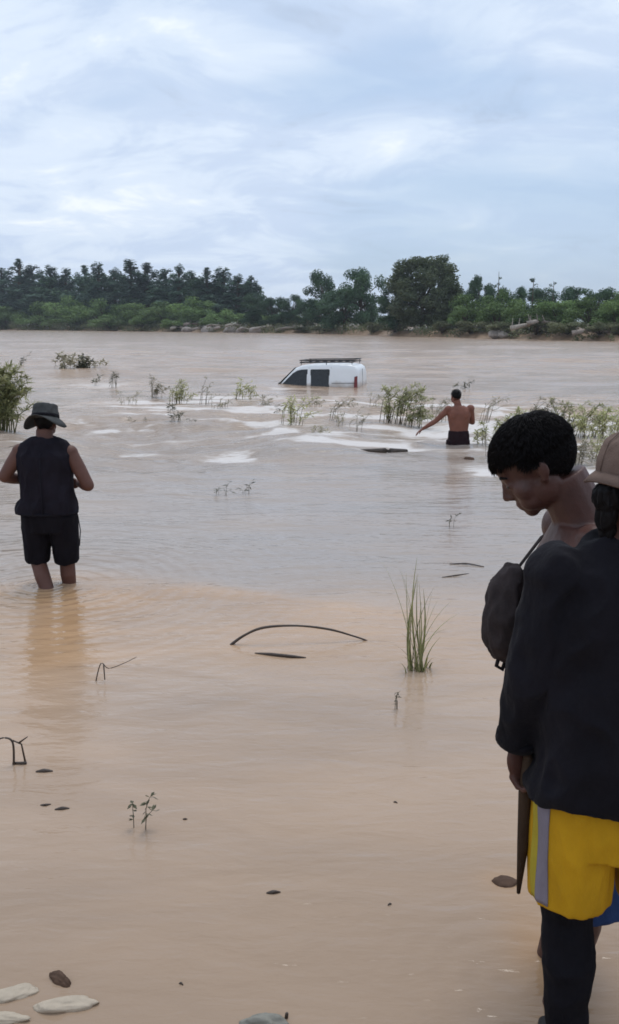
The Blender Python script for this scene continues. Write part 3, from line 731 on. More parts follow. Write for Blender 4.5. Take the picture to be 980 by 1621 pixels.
# ------------------------------------------------------------------ people
def limb(v, pts, radii):                       # muscle-like taper along a bent limb
    v.tube(pts, radii, seg=16); 
    for p, r in zip(pts, radii): v.ell(p, r * .995 if isinstance(r, (int, float)) else min(r), sub=2)
def head_parts(v, ears=True):
    """chin at z 0, crown at z .225, face towards +y"""
    v.ell((0, -.012, .138), (.074, .096, .088)); v.ell((0, .026, .090), (.062, .064, .080)); v.ell((0, .024, .044), (.055, .058, .038))
    v.ell((0, .064, .024), (.026, .020, .020)); v.ell((0, .072, .128), (.046, .017, .012)); v.ell((0, .062, .155), (.054, .030, .032))
    v.tube([(0, .082, .118), (0, .092, .096), (0, .100, .081)], [.008, .0105, .0115], seg=10, ends=True)
    for s in (-1, 1):
        v.ell((s * .012, .089, .076), (.010, .011, .009)); v.ell((s * .040, .052, .082), (.026, .028, .030)); v.ell((s * .050, .006, .062), (.016, .040, .042))
        v.ell((s * .030, .074, .108), (.015, .011, .011)); v.ell((s * .034, .050, .050), (.026, .032, .026))
        if ears:
            v.ell((s * .076, -.010, .106), (.007, .016, .027), (.15, 0, s * .3)); v.ell((s * .073, -.002, .084), (.007, .010, .011))
    v.ell((0, .082, .052), (.022, .011, .007)); v.ell((0, .079, .040), (.020, .012, .008)); v.ell((0, .066, .054), (.034, .020, .026))
def soften(z0, n, prev=None):
    """relax the surface above a height (head and neck) so its forms run together"""
    def f(me):
        if prev: prev(me)
        nv = len(me.vertices); co = np.empty(nv * 3, np.float32); me.vertices.foreach_get('co', co); co = co.reshape(-1, 3).astype(float)
        e = np.empty(len(me.edges) * 2, np.int32); me.edges.foreach_get('vertices', e); e = e.reshape(-1, 2)
        e = e[(co[e[:, 0], 2] > z0) | (co[e[:, 1], 2] > z0)]; msk = co[:, 2] > z0
        for k in range(n):
            acc = np.zeros_like(co); cnt = np.zeros(nv)
            for a, b in ((0, 1), (1, 0)):
                for ax in range(3): acc[:, ax] += np.bincount(e[:, a], weights=co[e[:, b], ax], minlength=nv)
                cnt += np.bincount(e[:, a], minlength=nv)
            av = acc / np.maximum(cnt, 1)[:, None]; lam = .6 if k % 2 == 0 else -.45
            co[msk] += lam * (av - co)[msk]
        me.vertices.foreach_set('co', co.astype(np.float32).ravel()); me.update()
    return f
def hand_parts(v, M, side, curl=.5, spread=.08):
    """wrist at the origin, fingers along -z, palm facing +x*side... thumb towards +y"""
    o = v.M; v.M = o @ M
    v.ell((0, .0, -.05), (.016, .040, .052)); v.ell((0, 0, -.012), (.019, .027, .03)); v.ell((side * .008, .022, -.04), (.016, .018, .03))
    L = [.072, .080, .074, .058]
    for i in range(4):
        y = .030 - .020 * i; a = 0.0; p = Vector((0, y, -.092 + .004 * abs(i - 1))); pts = [p.copy()]
        for j, fr in enumerate((.45, .32, .23)):
            a += curl * (.9, 1.1, .8)[j]
            p = p + Vector((side * math.sin(a), (1.5 - i) * spread * .2, -math.cos(a))) * L[i] * fr; pts.append(p.copy())
        v.tube(pts, [.0098, .0090, .0083, .0070], seg=10, ends=True); v.ell(pts[1], .0095, sub=2); v.ell(pts[2], .0088, sub=2)
    v.tube([(side * .006, .026, -.025), (side * .020, .048, -.058), (side * .032, .050, -.082), (side * .042, .044, -.100)], [.014, .0118, .0105, .0085], seg=10, ends=True)
    v.M = o
def foot_parts(v, ankle, toe_dir, L=.25):
    a = Vector(ankle); d = Vector(toe_dir).normalized()
    v.tube([a - d * .055 + Vector((0, 0, -.045)), a + d * .03 + Vector((0, 0, -.035)), a + d * .12 + Vector((0, 0, -.055)), a + d * (L - .075) + Vector((0, 0, -.068))], [.036, .043, .040, .022], seg=12, ends=True)
def eyes(parent, M):
    for s in (-1, 1):
        v = Vol(); v.M = M; v.ell((s * .030, .0775, .1075), (.0115, .0085, .0065), sub=2); v.obj('eye', 'eye', parent)
def hair_locks(parent, M, n, length, seed, lift=.25, fringe=True, back_low=.05):
    """short thick hair: a scalp cap and many tapering locks"""
    r = random.Random(seed)
    v = Vol(); v.M = M
    bmv = v.bm
    V = []; Fc = []
    def hairline(d):                            # lowest z allowed for a direction on the skull
        if d.y > .35: return .168 + .01 * (d.y - .35)
        if d.y > -.1: return .132 - .02 * (.35 - d.y)
        return back_low + .06 * max(0, d.y + .8)
    c0 = Vector((0, -.012, .138)); R = Vector((.078, .101, .093))
    cnt = 0
    while cnt < n:
        d = Vector((r.gauss(0, 1), r.gauss(0, 1), r.gauss(0, 1))).normalized()
        p = Vector((c0.x + d.x * R.x, c0.y + d.y * R.y, c0.z + d.z * R.z))
        if p.z < hairline(d) + r.uniform(-.006, .006): continue
        cnt += 1
        nrm = Vector((d.x / R.x, d.y / R.y, d.z / R.z)).normalized()
        crown = Vector((0, -.05, .23))
        flow = (p - crown); flow -= nrm * flow.dot(nrm)
        if fringe and d.y > .1: flow += Vector((0, .05, 0))
        flow.normalize()
        flow = (flow + Vector((r.gauss(0, .28), r.gauss(0, .28), r.gauss(0, .28)))); flow -= nrm * flow.dot(nrm); flow.normalize()
        L = length * r.uniform(.6, 1.25) * (1.0 if d.z > .2 else .55)
        side = nrm.cross(flow).normalized(); w = r.uniform(.0008, .0018)
        q0 = p - nrm * .004; q1 = p + flow * L * .5 + nrm * (L * lift * .7 + .003); q2 = p + flow * L * .95 + nrm * L * lift * r.uniform(.1, 1.2)
        b = len(V)
        V += [q0 - side * w, q0 + side * w, q0 + nrm * w * 1.2, q1 - side * w * .8, q1 + side * w * .8, q1 + nrm * w, q2]
        Fc += [(b, b + 1, b + 4), (b, b + 4, b + 3), (b + 1, b + 2, b + 5), (b + 1, b + 5, b + 4), (b + 2, b, b + 3), (b + 2, b + 3, b + 5), (b + 3, b + 4, b + 6), (b + 4, b + 5, b + 6), (b + 5, b + 3, b + 6)]
    V = [M @ q for q in V]
    o = link_mesh('hair', mesh_np('hair', [tuple(q) for q in V], Fc), 'hair', parent)
    # scalp cap under the locks
    v2 = Vol(); v2.M = M
    bmesh.ops.create_icosphere(v2.bm, subdivisions=4, radius=1)
    dele = []
    for w in v2.bm.verts:
        d = w.co.normalized(); p = Vector((c0.x + d.x * (R.x - .001), c0.y + d.y * (R.y - .001), c0.z + d.z * (R.z - .001)))
        if p.z < hairline(d): dele.append(w)
        w.co = M @ p
    bmesh.ops.delete(v2.bm, geom=dele, context='VERTS')
    v2.obj('scalp_hair', 'hair', parent)
    return o

def person_left():
    g = float(ground_z(LEFT_MAN.x, LEFT_MAN.y)) - .0
    root = empty('person', (-1.975, 6.80, g)); tag(root, 'person in dark sun hat, sleeveless vest and black shorts wading away on the left', 'person', 'people at the river')
    S = .985; root.scale = (S, S, S)
    # joints, facing +y (away); ground at z 0, water at about .29
    Ls, Rs = (-.190, -.01, 1.355), (.190, -.01, 1.345); Le, Re = (-.305, -.06, 1.17), (.325, -.05, 1.10); Lw, Rw = (-.20, .16, 1.10), (.20, .17, 1.08)
    Lh, Rh = (-.10, 0, .88), (.10, 0, .88); Lk, Rk = (-.125, .05, .50), (.100, .07, .49); La, Ra = (.075, -.20, .10), (.115, .10, .10)
    v = Vol()
    v.loft([(0, 0, .80, .15, .11), (0, -.005, .90, .18, .13), (0, 0, 1.05, .17, .125), (0, 0, 1.2, .185, .13), (0, 0, 1.32, .20, .125), (0, 0, 1.40, .17, .10), (0, .0, 1.44, .09, .075)])
    v.tube([(0, -.01, 1.40), (0, .01, 1.52)], [.068, .062])
    hm = Matrix.Translation((0, .03, 1.465)) @ Matrix.Rotation(math.radians(-14), 4, 'X'); v.M = hm; head_parts(v); v.M = Matrix.Identity(4)
    for s, e, w in ((Ls, Le, Lw), (Rs, Re, Rw)):
        m1 = Vector(s).lerp(Vector(e), .45)
        v.ell(s, (.060, .060, .060)); limb(v, [s, m1, e], [.056, .055, .046]); m2 = Vector(e).lerp(Vector(w), .35); limb(v, [e, m2, w], [.046, .045, .028])
    for h, k, a in ((Lh, Lk, La), (Rh, Rk, Ra)):
        limb(v, [h, Vector(h).lerp(Vector(k), .5), k], [.098, .086, .062]); c = Vector(k).lerp(Vector(a), .3) + Vector((0, -.018, 0)); limb(v, [k, c, a], [.060, .060, .038])
        foot_parts(v, a, (0, 1, 0))
    hand_parts(v, Matrix.Translation(Lw) @ Euler((math.radians(80), 0, math.radians(-60))).to_matrix().to_4x4(), 1, .5)
    hand_parts(v, Matrix.Translation(Rw) @ Euler((math.radians(80), 0, math.radians(60))).to_matrix().to_4x4(), -1, .5)
    v.skin('body', 'skin', root, .0065, 3)
    # vest
    v = Vol()
    v.loft([(-.012, -.01, .890, .238, .158), (-.01, -.01, .94, .232, .162), (0, 0, 1.0, .212, .155), (0, 0, 1.12, .205, .15), (0, -.005, 1.24, .215, .152), (0, -.005, 1.33, .222, .145), (0, 0, 1.385, .208, .120), (0, 0, 1.425, .165, .10), (0, .0, 1.465, .085, .085)])
    v.skin('vest', 'vest_cloth', root, .0075, 2, folds(.020, 7, (1, 1, .55), 3))
    v = Vol(); v.loft([(-.012, -.01, .882, .241, .160), (-.012, -.01, .900, .242, .162)]); v.obj('vest_hem', 'vest_trim', root)
    v = Vol(); v.tube([(.0, -.150, 1.36), (.0, -.165, 1.20), (0, -.160, 1.0), (0, -.168, .90)], [.006, .006, .006, .006], seg=6); v.obj('back_seam', 'vest_trim', root)
    # shorts
    v = Vol(); v.loft([(0, 0, .74, .185, .13), (0, 0, .86, .205, .145), (0, 0, .95, .19, .14)])
    for h, k in ((Lh, Lk), (Rh, Rk)):
        d = Vector(k) - Vector(h); v.tube([h, Vector(h) + d * .5, Vector(h) + d * 1.03], [(.116, .125), (.108, .116), (.094, .100)], seg=18)
    v.skin('shorts', 'short_black', root, .0075, 2, folds(.010, 8, (1, 1, .5), 8))
    # bucket hat with a drooping brim
    hat = Vol(); hat.M = hm
    hat.loft([(0, -.012, .128, .100, .122), (0, -.012, .165, .098, .118), (0, -.012, .205, .094, .112), (0, -.012, .236, .086, .104), (0, -.012, .246, .065, .08)])
    ho = hat.skin('hat', 'hat_dark', root, .006, 2, folds(.006, 16, (1, 1, 1), 2))
    br = Vol(); br.M = hm; n = 48; rings = []
    for rr, dz in ((0.0, 0), (.35, -.010), (.7, -.024), (1.0, -.042)):
        rings.append([br.bm.verts.new(hm @ Vector(((.097 + .060 * rr) * math.cos(t), -.012 + (.118 + .055 * rr) * math.sin(t), .140 + dz * (1.0 + .9 * math.cos(2 * t + .3)) + .008 * rr * math.sin(3 * t + 1)))) for t in (2 * math.pi * k / n for k in range(n))])
    for i in range(3):
        for k in range(n): br.bm.faces.new((rings[i][k], rings[i][(k + 1) % n], rings[i + 1][(k + 1) % n], rings[i + 1][k]))
    b = br.obj('brim', 'hat_dark', ho); b.modifiers.new('t', 'SOLIDIFY').thickness = .006
    bd = Vol(); bd.M = hm; bd.loft([(0, -.012, .142, .103, .125), (0, -.012, .164, .102, .122)]); bd.obj('hat_band', 'short_black', ho)
    hair_locks(root, hm, 900, .03, 33, .12, False, .0); eyes(root, hm)
    # a loose cord end swinging from the vest
    v = Vol(); v.tube([(.215, .02, .86), (.235, .0, .74), (.225, -.01, .62)], [.004, .004, .004], seg=6); v.obj('vest_cord', 'vest_trim', root)
person_left()

def person_far():
    g = float(ground_z(FAR_MAN.x, FAR_MAN.y))
    root = empty('person', (FAR_MAN.x, FAR_MAN.y, g)); tag(root, 'shirtless person in dark shorts standing waist deep in the river', 'person', 'people at the river')
    H0 = -g                                       # water level above the bed
    S = 1.0
    Ls, Rs = (-.175, 0, 1.385), (.185, 0, 1.40); Le, Re = (-.37, .04, 1.19), (.245, .10, 1.16); Lw, Rw = (-.57, .07, 1.06), (.12, .30, 1.20)
    Lh, Rh = (-.09, 0, .88), (.09, 0, .88); Lk, Rk = (-.10, .03, .48), (.11, .0, .48); La, Ra = (-.10, -.05, .10), (.12, -.02, .10)
    v = Vol()
    v.loft([(0, 0, .82, .14, .11), (.005, 0, .92, .165, .12), (.005, 0, 1.05, .150, .11), (0, 0, 1.2, .175, .12), (0, 0, 1.32, .195, .12), (0, 0, 1.40, .165, .095), (0, .0, 1.44, .085, .07)])
    v.tube([(-.01, -.01, 1.40), (-.04, .02, 1.52)], [.062, .056])
    for s in (-1, 1): v.ell((s * .085, -.075, 1.30), (.075, .045, .09)); v.ell((s * .06, -.065, 1.08), (.05, .04, .12))
    hm = Matrix.Translation((-.05, .035, 1.475)) @ Matrix.Rotation(math.radians(-12), 4, 'X') @ Matrix.Rotation(math.radians(12), 4, 'Z'); v.M = hm; head_parts(v); v.M = Matrix.Identity(4)
    for s, e, w in ((Ls, Le, Lw), (Rs, Re, Rw)):
        v.ell(s, (.066, .06, .06)); limb(v, [s, Vector(s).lerp(Vector(e), .45), e], [.055, .050, .040]); limb(v, [e, Vector(e).lerp(Vector(w), .3), w], [.041, .041, .026])
    for h, k, a in ((Lh, Lk, La), (Rh, Rk, Ra)):
        limb(v, [h, Vector(h).lerp(Vector(k), .5), k], [.09, .08, .058]); limb(v, [k, Vector(k).lerp(Vector(a), .3) + Vector((0, -.015, 0)), a], [.056, .056, .036]); foot_parts(v, a, (0, 1, 0))
    hand_parts(v, Matrix.Translation(Lw) @ Euler((0, math.radians(55), 0)).to_matrix().to_4x4(), 1, .25)
    hand_parts(v, Matrix.Translation(Rw) @ Euler((math.radians(100), 0, math.radians(40))).to_matrix().to_4x4(), -1, .5)
    v.skin('body', 'skin_red', root, .008, 3)
    v = Vol(); v.loft([(.005, 0, .72, .18, .13), (.005, 0, .86, .185, .14), (.005, 0, .95, .178, .13), (.005, 0, 1.035, .160, .118)])
    for h, k in ((Lh, Lk), (Rh, Rk)):
        d = Vector(k) - Vector(h); v.tube([h, Vector(h) + d * .5, Vector(h) + d * .85], [(.105, .12), (.102, .11), (.10, .105)], seg=16)
    v.skin('shorts', 'maroon_cloth', root, .009, 2, folds(.010, 8, (1, 1, .5), 5))
    hair_locks(root, hm, 500, .03, 3); eyes(root, hm)
person_far()

def person_profile():
    """bare-chested, seen from his left... he looks down to the left of the picture with a bag on his chest"""
    by = 2.47
    g = float(ground_z(.755, by))
    root = empty('person', (.755, by, g), math.radians(82)); root.scale = (1.085,) * 3; tag(root, 'bare-shouldered black-haired person looking down in profile, dark bag slung on the chest', 'person', 'people at the river')
    # local: +y is to the left of the picture, +x away from the camera
    Ls, Rs = (-.195, -.005, 1.335), (.19, .01, 1.36)
    Le, Re = (-.235, -.05, 1.05), (.235, -.03, 1.07); Lw, Rw = (-.23, -.06, .80), (.22, .08, .83)
    Lh, Rh = (-.09, -.02, .88), (.09, -.02, .88); Lk, Rk = (-.10, -.05, .48), (.10, -.055, .48); La, Ra = (-.10, .02, .02), (.10, .015, .02)
    v = Vol()
    v.loft([(0, -.02, .82, .15, .12), (0, -.02, .92, .17, .13), (0, 0, 1.05, .16, .13), (0, .01, 1.18, .175, .135), (0, .0, 1.29, .195, .13), (0, -.01, 1.36, .175, .105), (0, -.01, 1.41, .10, .085)])
    v.tube([(0, -.03, 1.35), (0, .015, 1.44), (0, .062, 1.53)], [.088, .070, .064])
    v.ell((-.09, -.015, 1.385), (.09, .05, .04), (0, .35, 0)); v.ell((.09, -.015, 1.385), (.09, .05, .04), (0, -.35, 0))
    hm = Matrix.Translation((0, .060, 1.462)) @ Matrix.Rotation(math.radians(-36), 4, 'X') @ Matrix.Scale(1.03, 4); v.M = hm; head_parts(v); v.M = Matrix.Identity(4)
    for s, e, w in ((Ls, Le, Lw), (Rs, Re, Rw)):
        v.ell(s, (.072, .072, .07)); limb(v, [s, Vector(s).lerp(Vector(e), .45), e], [.060, .055, .043]); limb(v, [e, Vector(e).lerp(Vector(w), .3), w], [.043, .043, .027])
    for h, k, a in ((Lh, Lk, La), (Rh, Rk, Ra)):
        limb(v, [h, Vector(h).lerp(Vector(k), .5), k], [.088, .076, .056]); limb(v, [k, Vector(k).lerp(Vector(a), .3) + Vector((0, -.015, 0)), a], [.054, .052, .036]); foot_parts(v, a, (0, 1, 0))
    hand_parts(v, Matrix.Translation(Lw), 1, .35); hand_parts(v, Matrix.Translation(Rw), -1, .35)
    v.skin('body', 'skin_face', root, .0042, 2, soften(1.28, 16))
    v = Vol(); v.loft([(0, -.02, .72, .175, .145), (0, -.02, .86, .185, .15), (0, -.02, 1.0, .172, .142)])
    for h, k in ((Lh, Lk), (Rh, Rk)):
        d = Vector(k) - Vector(h); v.tube([h, Vector(h) + d * .5, Vector(h) + d * 1.2], [(.115, .125), (.104, .108), (.10, .100)], seg=18)
    v.skin('shorts', 'blue_cloth', root, .008, 2, folds(.010, 8, (1, 1, .5), 15))
    hair_locks(root, hm, 17000, .034, 21, .13); eyes(root, hm)
    # eyebrows
    for s in (-1, 1):
        b = Vol(); b.M = hm; b.tube([(s * .012, .0865, .130), (s * .03, .0845, .136), (s * .048, .072, .130)], [.003, .0042, .002], seg=6); b.obj('eyebrow', 'hair', root)
    return root, hm
PB, PB_HM = person_profile()

def chest_bag():
    M = PB.matrix_basis.copy()
    root = empty('chest_bag', M.to_translation(), math.radians(82)); root.scale = (1.04, 1.0, 1.06); tag(root, 'dark soft bag hanging on the chest of the black-haired person', 'bag')
    v = Vol()
    v.tube([(-.02, .185, 1.325), (-.02, .195, 1.27), (-.02, .198, 1.20), (-.02, .195, 1.13), (-.02, .178, 1.085)], [(.05, .022), (.075, .05), (.095, .068), (.092, .066), (.06, .05)], seg=24)
    body = v.skin('pouch', 'bag_cloth', root, .006, 3, folds(.010, 16, (1, 1, .6), 4))
    v = Vol(); v.tube([(-.04, .165, 1.31), (-.075, .10, 1.385), (-.085, .03, 1.43), (-.06, -.06, 1.42), (-.03, -.12, 1.33)], [(.013, .003)] * 5, seg=8, ref=(1, 0, 0)); v.obj('shoulder_strap', 'strap_cloth', root)
    v = Vol(); v.tube([(.03, .165, 1.31), (.075, .10, 1.385), (.085, .03, 1.43), (.06, -.06, 1.42)], [(.013, .003)] * 4, seg=8); v.obj('shoulder_strap', 'strap_cloth', root)
    v = Vol(); v.tube([(-.05, .215, 1.085), (-.06, .222, 1.06), (-.052, .205, 1.048), (-.04, .195, 1.07)], [.006, .006, .006, .006], seg=8, ends=True); v.obj('buckle', 'strap_cloth', root)
    v = Vol(); v.tube([(-.075, .168, 1.30), (-.08, .205, 1.24), (-.088, .21, 1.15)], [.004] * 3, seg=6); v.obj('zip', 'strap_cloth', body)
chest_bag()

def person_front():
    """black long-sleeved shirt, yellow shorts; seen from behind at the right edge"""
    g = float(ground_z(.72, 2.03))
    root = empty('person', (.73, 2.03, g)); tag(root, 'person in black long-sleeved shirt and yellow shorts at the right edge, back turned', 'person', 'people at the river')
    Ls, Rs = (-.160, .0, 1.375), (.16, .0, 1.375); Le, Re = (-.205, .0, 1.13), (.23, -.02, 1.13); Lw, Rw = (-.222, .055, .925), (.24, .09, .92)
    Lh, Rh = (-.095, 0, .88), (.095, 0, .88); Lk, Rk = (-.082, .02, .48), (.15, .02, .48); La, Ra = (-.075, -.02, .09), (.20, .05, .09)
    v = Vol()
    v.loft([(0, 0, .82, .15, .11), (0, 0, .92, .17, .12), (0, 0, 1.05, .155, .11), (0, 0, 1.2, .175, .12), (0, 0, 1.32, .185, .11), (0, 0, 1.40, .15, .09), (0, .0, 1.44, .085, .07)])
    v.tube([(0, -.01, 1.40), (0, .02, 1.53)], [.066, .058])
    hm = Matrix.Translation((.028, .025, 1.442)) @ Matrix.Rotation(math.radians(-62), 4, 'Z') @ Matrix.Rotation(math.radians(-6), 4, 'X'); v.M = hm; head_parts(v); v.M = Matrix.Identity(4)
    for s, e, w in ((Ls, Le, Lw), (Rs, Re, Rw)):
        v.ell(s, .055); limb(v, [s, e], [.05, .04]); limb(v, [e, Vector(e).lerp(Vector(w), .3), w], [.041, .042, .028])
    for h, k, a in ((Lh, Lk, La), (Rh, Rk, Ra)):
        limb(v, [h, Vector(h).lerp(Vector(k), .5), k], [.085, .072, .055]); limb(v, [k, Vector(k).lerp(Vector(a), .3) + Vector((0, -.015, 0)), a], [.052, .052, .036]); foot_parts(v, a, (0, 1, 0))
    hand_parts(v, Matrix.Translation(Lw) @ Euler((math.radians(8), math.radians(-6), math.radians(-58))).to_matrix().to_4x4(), 1, .75)
    hand_parts(v, Matrix.Translation(Rw), -1, .4)
    v.skin('body', 'skin_dark', root, .0042, 3)
    # shirt: torso, sleeves, loose hem
    v = Vol()
    v.loft([(-.0, -.01, .828, .214, .168), (0, -.01, .855, .214, .168), (0, -.01, .90, .200, .158), (0, -.005, 1.05, .196, .150), (0, 0, 1.18, .202, .148), (0, 0, 1.29, .205, .14), (0, 0, 1.36, .190, .118), (0, .0, 1.415, .135, .092), (0, .004, 1.452, .082, .080)])
    for s, e, w in ((Ls, Le, Lw), (Rs, Re, Rw)):
        s, e, w = Vector(s), Vector(e), Vector(w); en = e.lerp(w, .98)
        v.ell(s + Vector((0, 0, -.012)), (.072, .082, .070)); v.tube([s, s.lerp(e, .5), e, e.lerp(en, .5), en], [(.066, .078), (.060, .074), (.055, .068), (.052, .060), (.048, .050)], seg=20)
        v.ell(e, (.057, .066, .065)); v.ell(s.lerp(e, .5), (.062, .073, .066))
    v.skin('shirt', 'black_cloth', root, .0055, 3, folds(.018, 8, (1, 1, .7), 6))
    v = Vol(); v.tube([Vector(Le).lerp(Vector(Lw), .90), Vector(Le).lerp(Vector(Lw), 1.0)], [.0535, .053], seg=24); v.obj('cuff', 'black_cloth', root)
    # shorts with a grey side stripe
    def shorts(v, e=0.0):
        v.loft([(0, 0, .70, .178 + e, .13 + e), (0, 0, .80, .180 + e, .135 + e), (0, 0, .94, .160 + e, .12 + e)])
        for h, k, s in ((Lh, Lk, -1), (Rh, Rk, 1)):
            h, k = Vector(h), Vector(k); v.tube([h, h.lerp(k, .4), h.lerp(k, .65), h.lerp(k, .83)], [(.092 + e, .120 + e), (.098 + e, .122 + e), (.100 + e, .116 + e), (.100 + e, .112 + e)], seg=24)
    v = Vol(); shorts(v)
    fo = folds(.011, 9, (1.2, 1.2, .3), 12)
    sh = v.skin('shorts', 'yellow_cloth', root, .0055, 2, fo)
    for (a0, a1, off, mat, nm) in ((math.radians(203), math.radians(226), .0035, 'stripe_cloth', 'side_stripe'), (math.radians(192), math.radians(203), .0035, 'yellow_pale', 'stripe_edge')):
        sv = []; sf = []; kk = 10; nz_ = 26
        prof = {}
        me = sh.data
        # lay the stripe on the cloth: shoot inwards from the left side at each height
        from mathutils.bvhtree import BVHTree
        bvh = BVHTree.FromPolygons([vv.co.copy() for vv in me.vertices], [p.vertices[:] for p in me.polygons])
        okrows = []
        for i in range(nz_):
            z = .553 + (.825 - .553) * i / (nz_ - 1); c = Vector((-.088, .008, z)); row = []
            for j in range(kk + 1):
                t = a0 + (a1 - a0) * j / kk; d = Vector((math.cos(t), math.sin(t), 0))
                hit = bvh.ray_cast(c + d * .5, -d)
                q = hit[0] if hit[0] is not None else c + d * .11
                row.append(q + d * off)
            okrows.append(row)
        for row in okrows: sv += [tuple(q) for q in row]
        for i in range(nz_ - 1):
            for j in range(kk): b = i * (kk + 1) + j; sf.append((b, b + 1, b + kk + 2, b + kk + 1))
        o = link_mesh(nm, mesh_np(nm, sv, sf), mat, sh); o.modifiers.new('t', 'SOLIDIFY').thickness = .003
    # leggings and boots
    for h, k, a in ((Lh, Lk, La), (Rh, Rk, Ra)):
        h, k, a = Vector(h), Vector(k), Vector(a); v = Vol()
        limb(v, [h.lerp(k, .6), k, k.lerp(a, .32) + Vector((0, -.014, 0)), k.lerp(a, .7), a + Vector((0, 0, .02))], [.074, .065, .0645, .054, .046])
        lg = v.skin('legging', 'legging_cloth', root, .006, 2, folds(.006, 10, (1, 1, 1), 31))
        v = Vol(); foot_parts(v, a, (0, 1, 0), .27); v.tube([a + Vector((0, 0, -.05)), a + Vector((0, 0, .05))], [.05, .05]); v.ell(a + Vector((0, 0, -.02)), .052)
        v.skin('shoe', 'shoe', root, .006, 3)
    # sun hat with neck flap, tilted back to front
    hat = Vol(); hat.M = hm
    hat.loft([(0, -.014, .135, .094, .114), (0, -.016, .175, .094, .112), (0, -.016, .215, .086, .102), (0, -.014, .240, .062, .076)])
    ho = hat.skin('hat', 'hat_beige', root, .006, 3, folds(.005, 14, (1, 1, 1), 2))
    for k in range(6):
        a = k * math.pi / 3 + .3; sm = Vol(); sm.M = hm
        sm.tube([(c * math.cos(a), -.015 + d * math.sin(a), z) for c, d, z in ((.0965, .1165, .150), (.0965, .1145, .175), (.0885, .1045, .215), (.064, .078, .241))], [.0016] * 4, seg=5); sm.obj('hat_seam', 'hat_beige', ho)
    n = 48; br = Vol(); rings = []
    for rr, dz in ((0.0, 0), (.5, -.012), (1.0, -.028)):
        rings.append([br.bm.verts.new(hm @ Vector(((.092 + .028 * rr) * math.cos(t), -.014 + (.112 + .026 * rr) * math.sin(t), .150 + dz + .006 * rr * math.sin(3 * t)))) for t in (2 * math.pi * q / n for q in range(n))])
    for i in range(2):
        for q in range(n): br.bm.faces.new((rings[i][q], rings[i][(q + 1) % n], rings[i + 1][(q + 1) % n], rings[i + 1][q]))
    br.obj('brim', 'hat_beige', ho).modifiers.new('t', 'SOLIDIFY').thickness = .005
    fl = Vol(); rows = []
    for i in range(9):
        z = .135 - .10 * i / 8; row = []
        for j in range(17):
            t = math.radians(302 + 48 * j / 16); row.append(fl.bm.verts.new(hm @ Vector(((.096 + .012 * i / 8 + .004 * math.sin(j * 2.1)) * math.cos(t), -.014 + (.116 + .02 * i / 8 + .004 * math.sin(j * 1.7)) * math.sin(t), z))))
        rows.append(row)
    for i in range(8):
        for j in range(16): fl.bm.faces.new((rows[i][j], rows[i][j + 1], rows[i + 1][j + 1], rows[i + 1][j]))
    fl.obj('neck_flap', 'flap_cloth', ho).modifiers.new('t', 'SOLIDIFY').thickness = .004
    hair_locks(root, hm, 3500, .04, 9, .2, True, .0); eyes(root, hm)
    bn = Vol(); bn.M = hm; bn.ell((.0, -.118, .095), (.034, .030, .036)); bn.ell((.0, -.112, .055), (.026, .022, .04)); bn.ell((.0, -.10, .02), (.022, .018, .03))
    bn.skin('hair_bun', 'hair', root, .0028, 1, folds(.007, 75, (1, 1, .16), 3))
    # a dark stick held point down
    wl = root.matrix_basis @ Vector(Lw)
    st = Vol(); st.tube([(.022, -.028, -.03), (.020, -.028, -.12), (.022, -.025, -.26), (.018, -.02, -.40)], [.012, .017, .015, .005], seg=10, ends=True)
    o = st.obj('walking_stick', 'dark_wood'); o.location = wl; tag(o, 'dark tapered stick held point down in the hand beside the yellow shorts', 'stick')
person_front()

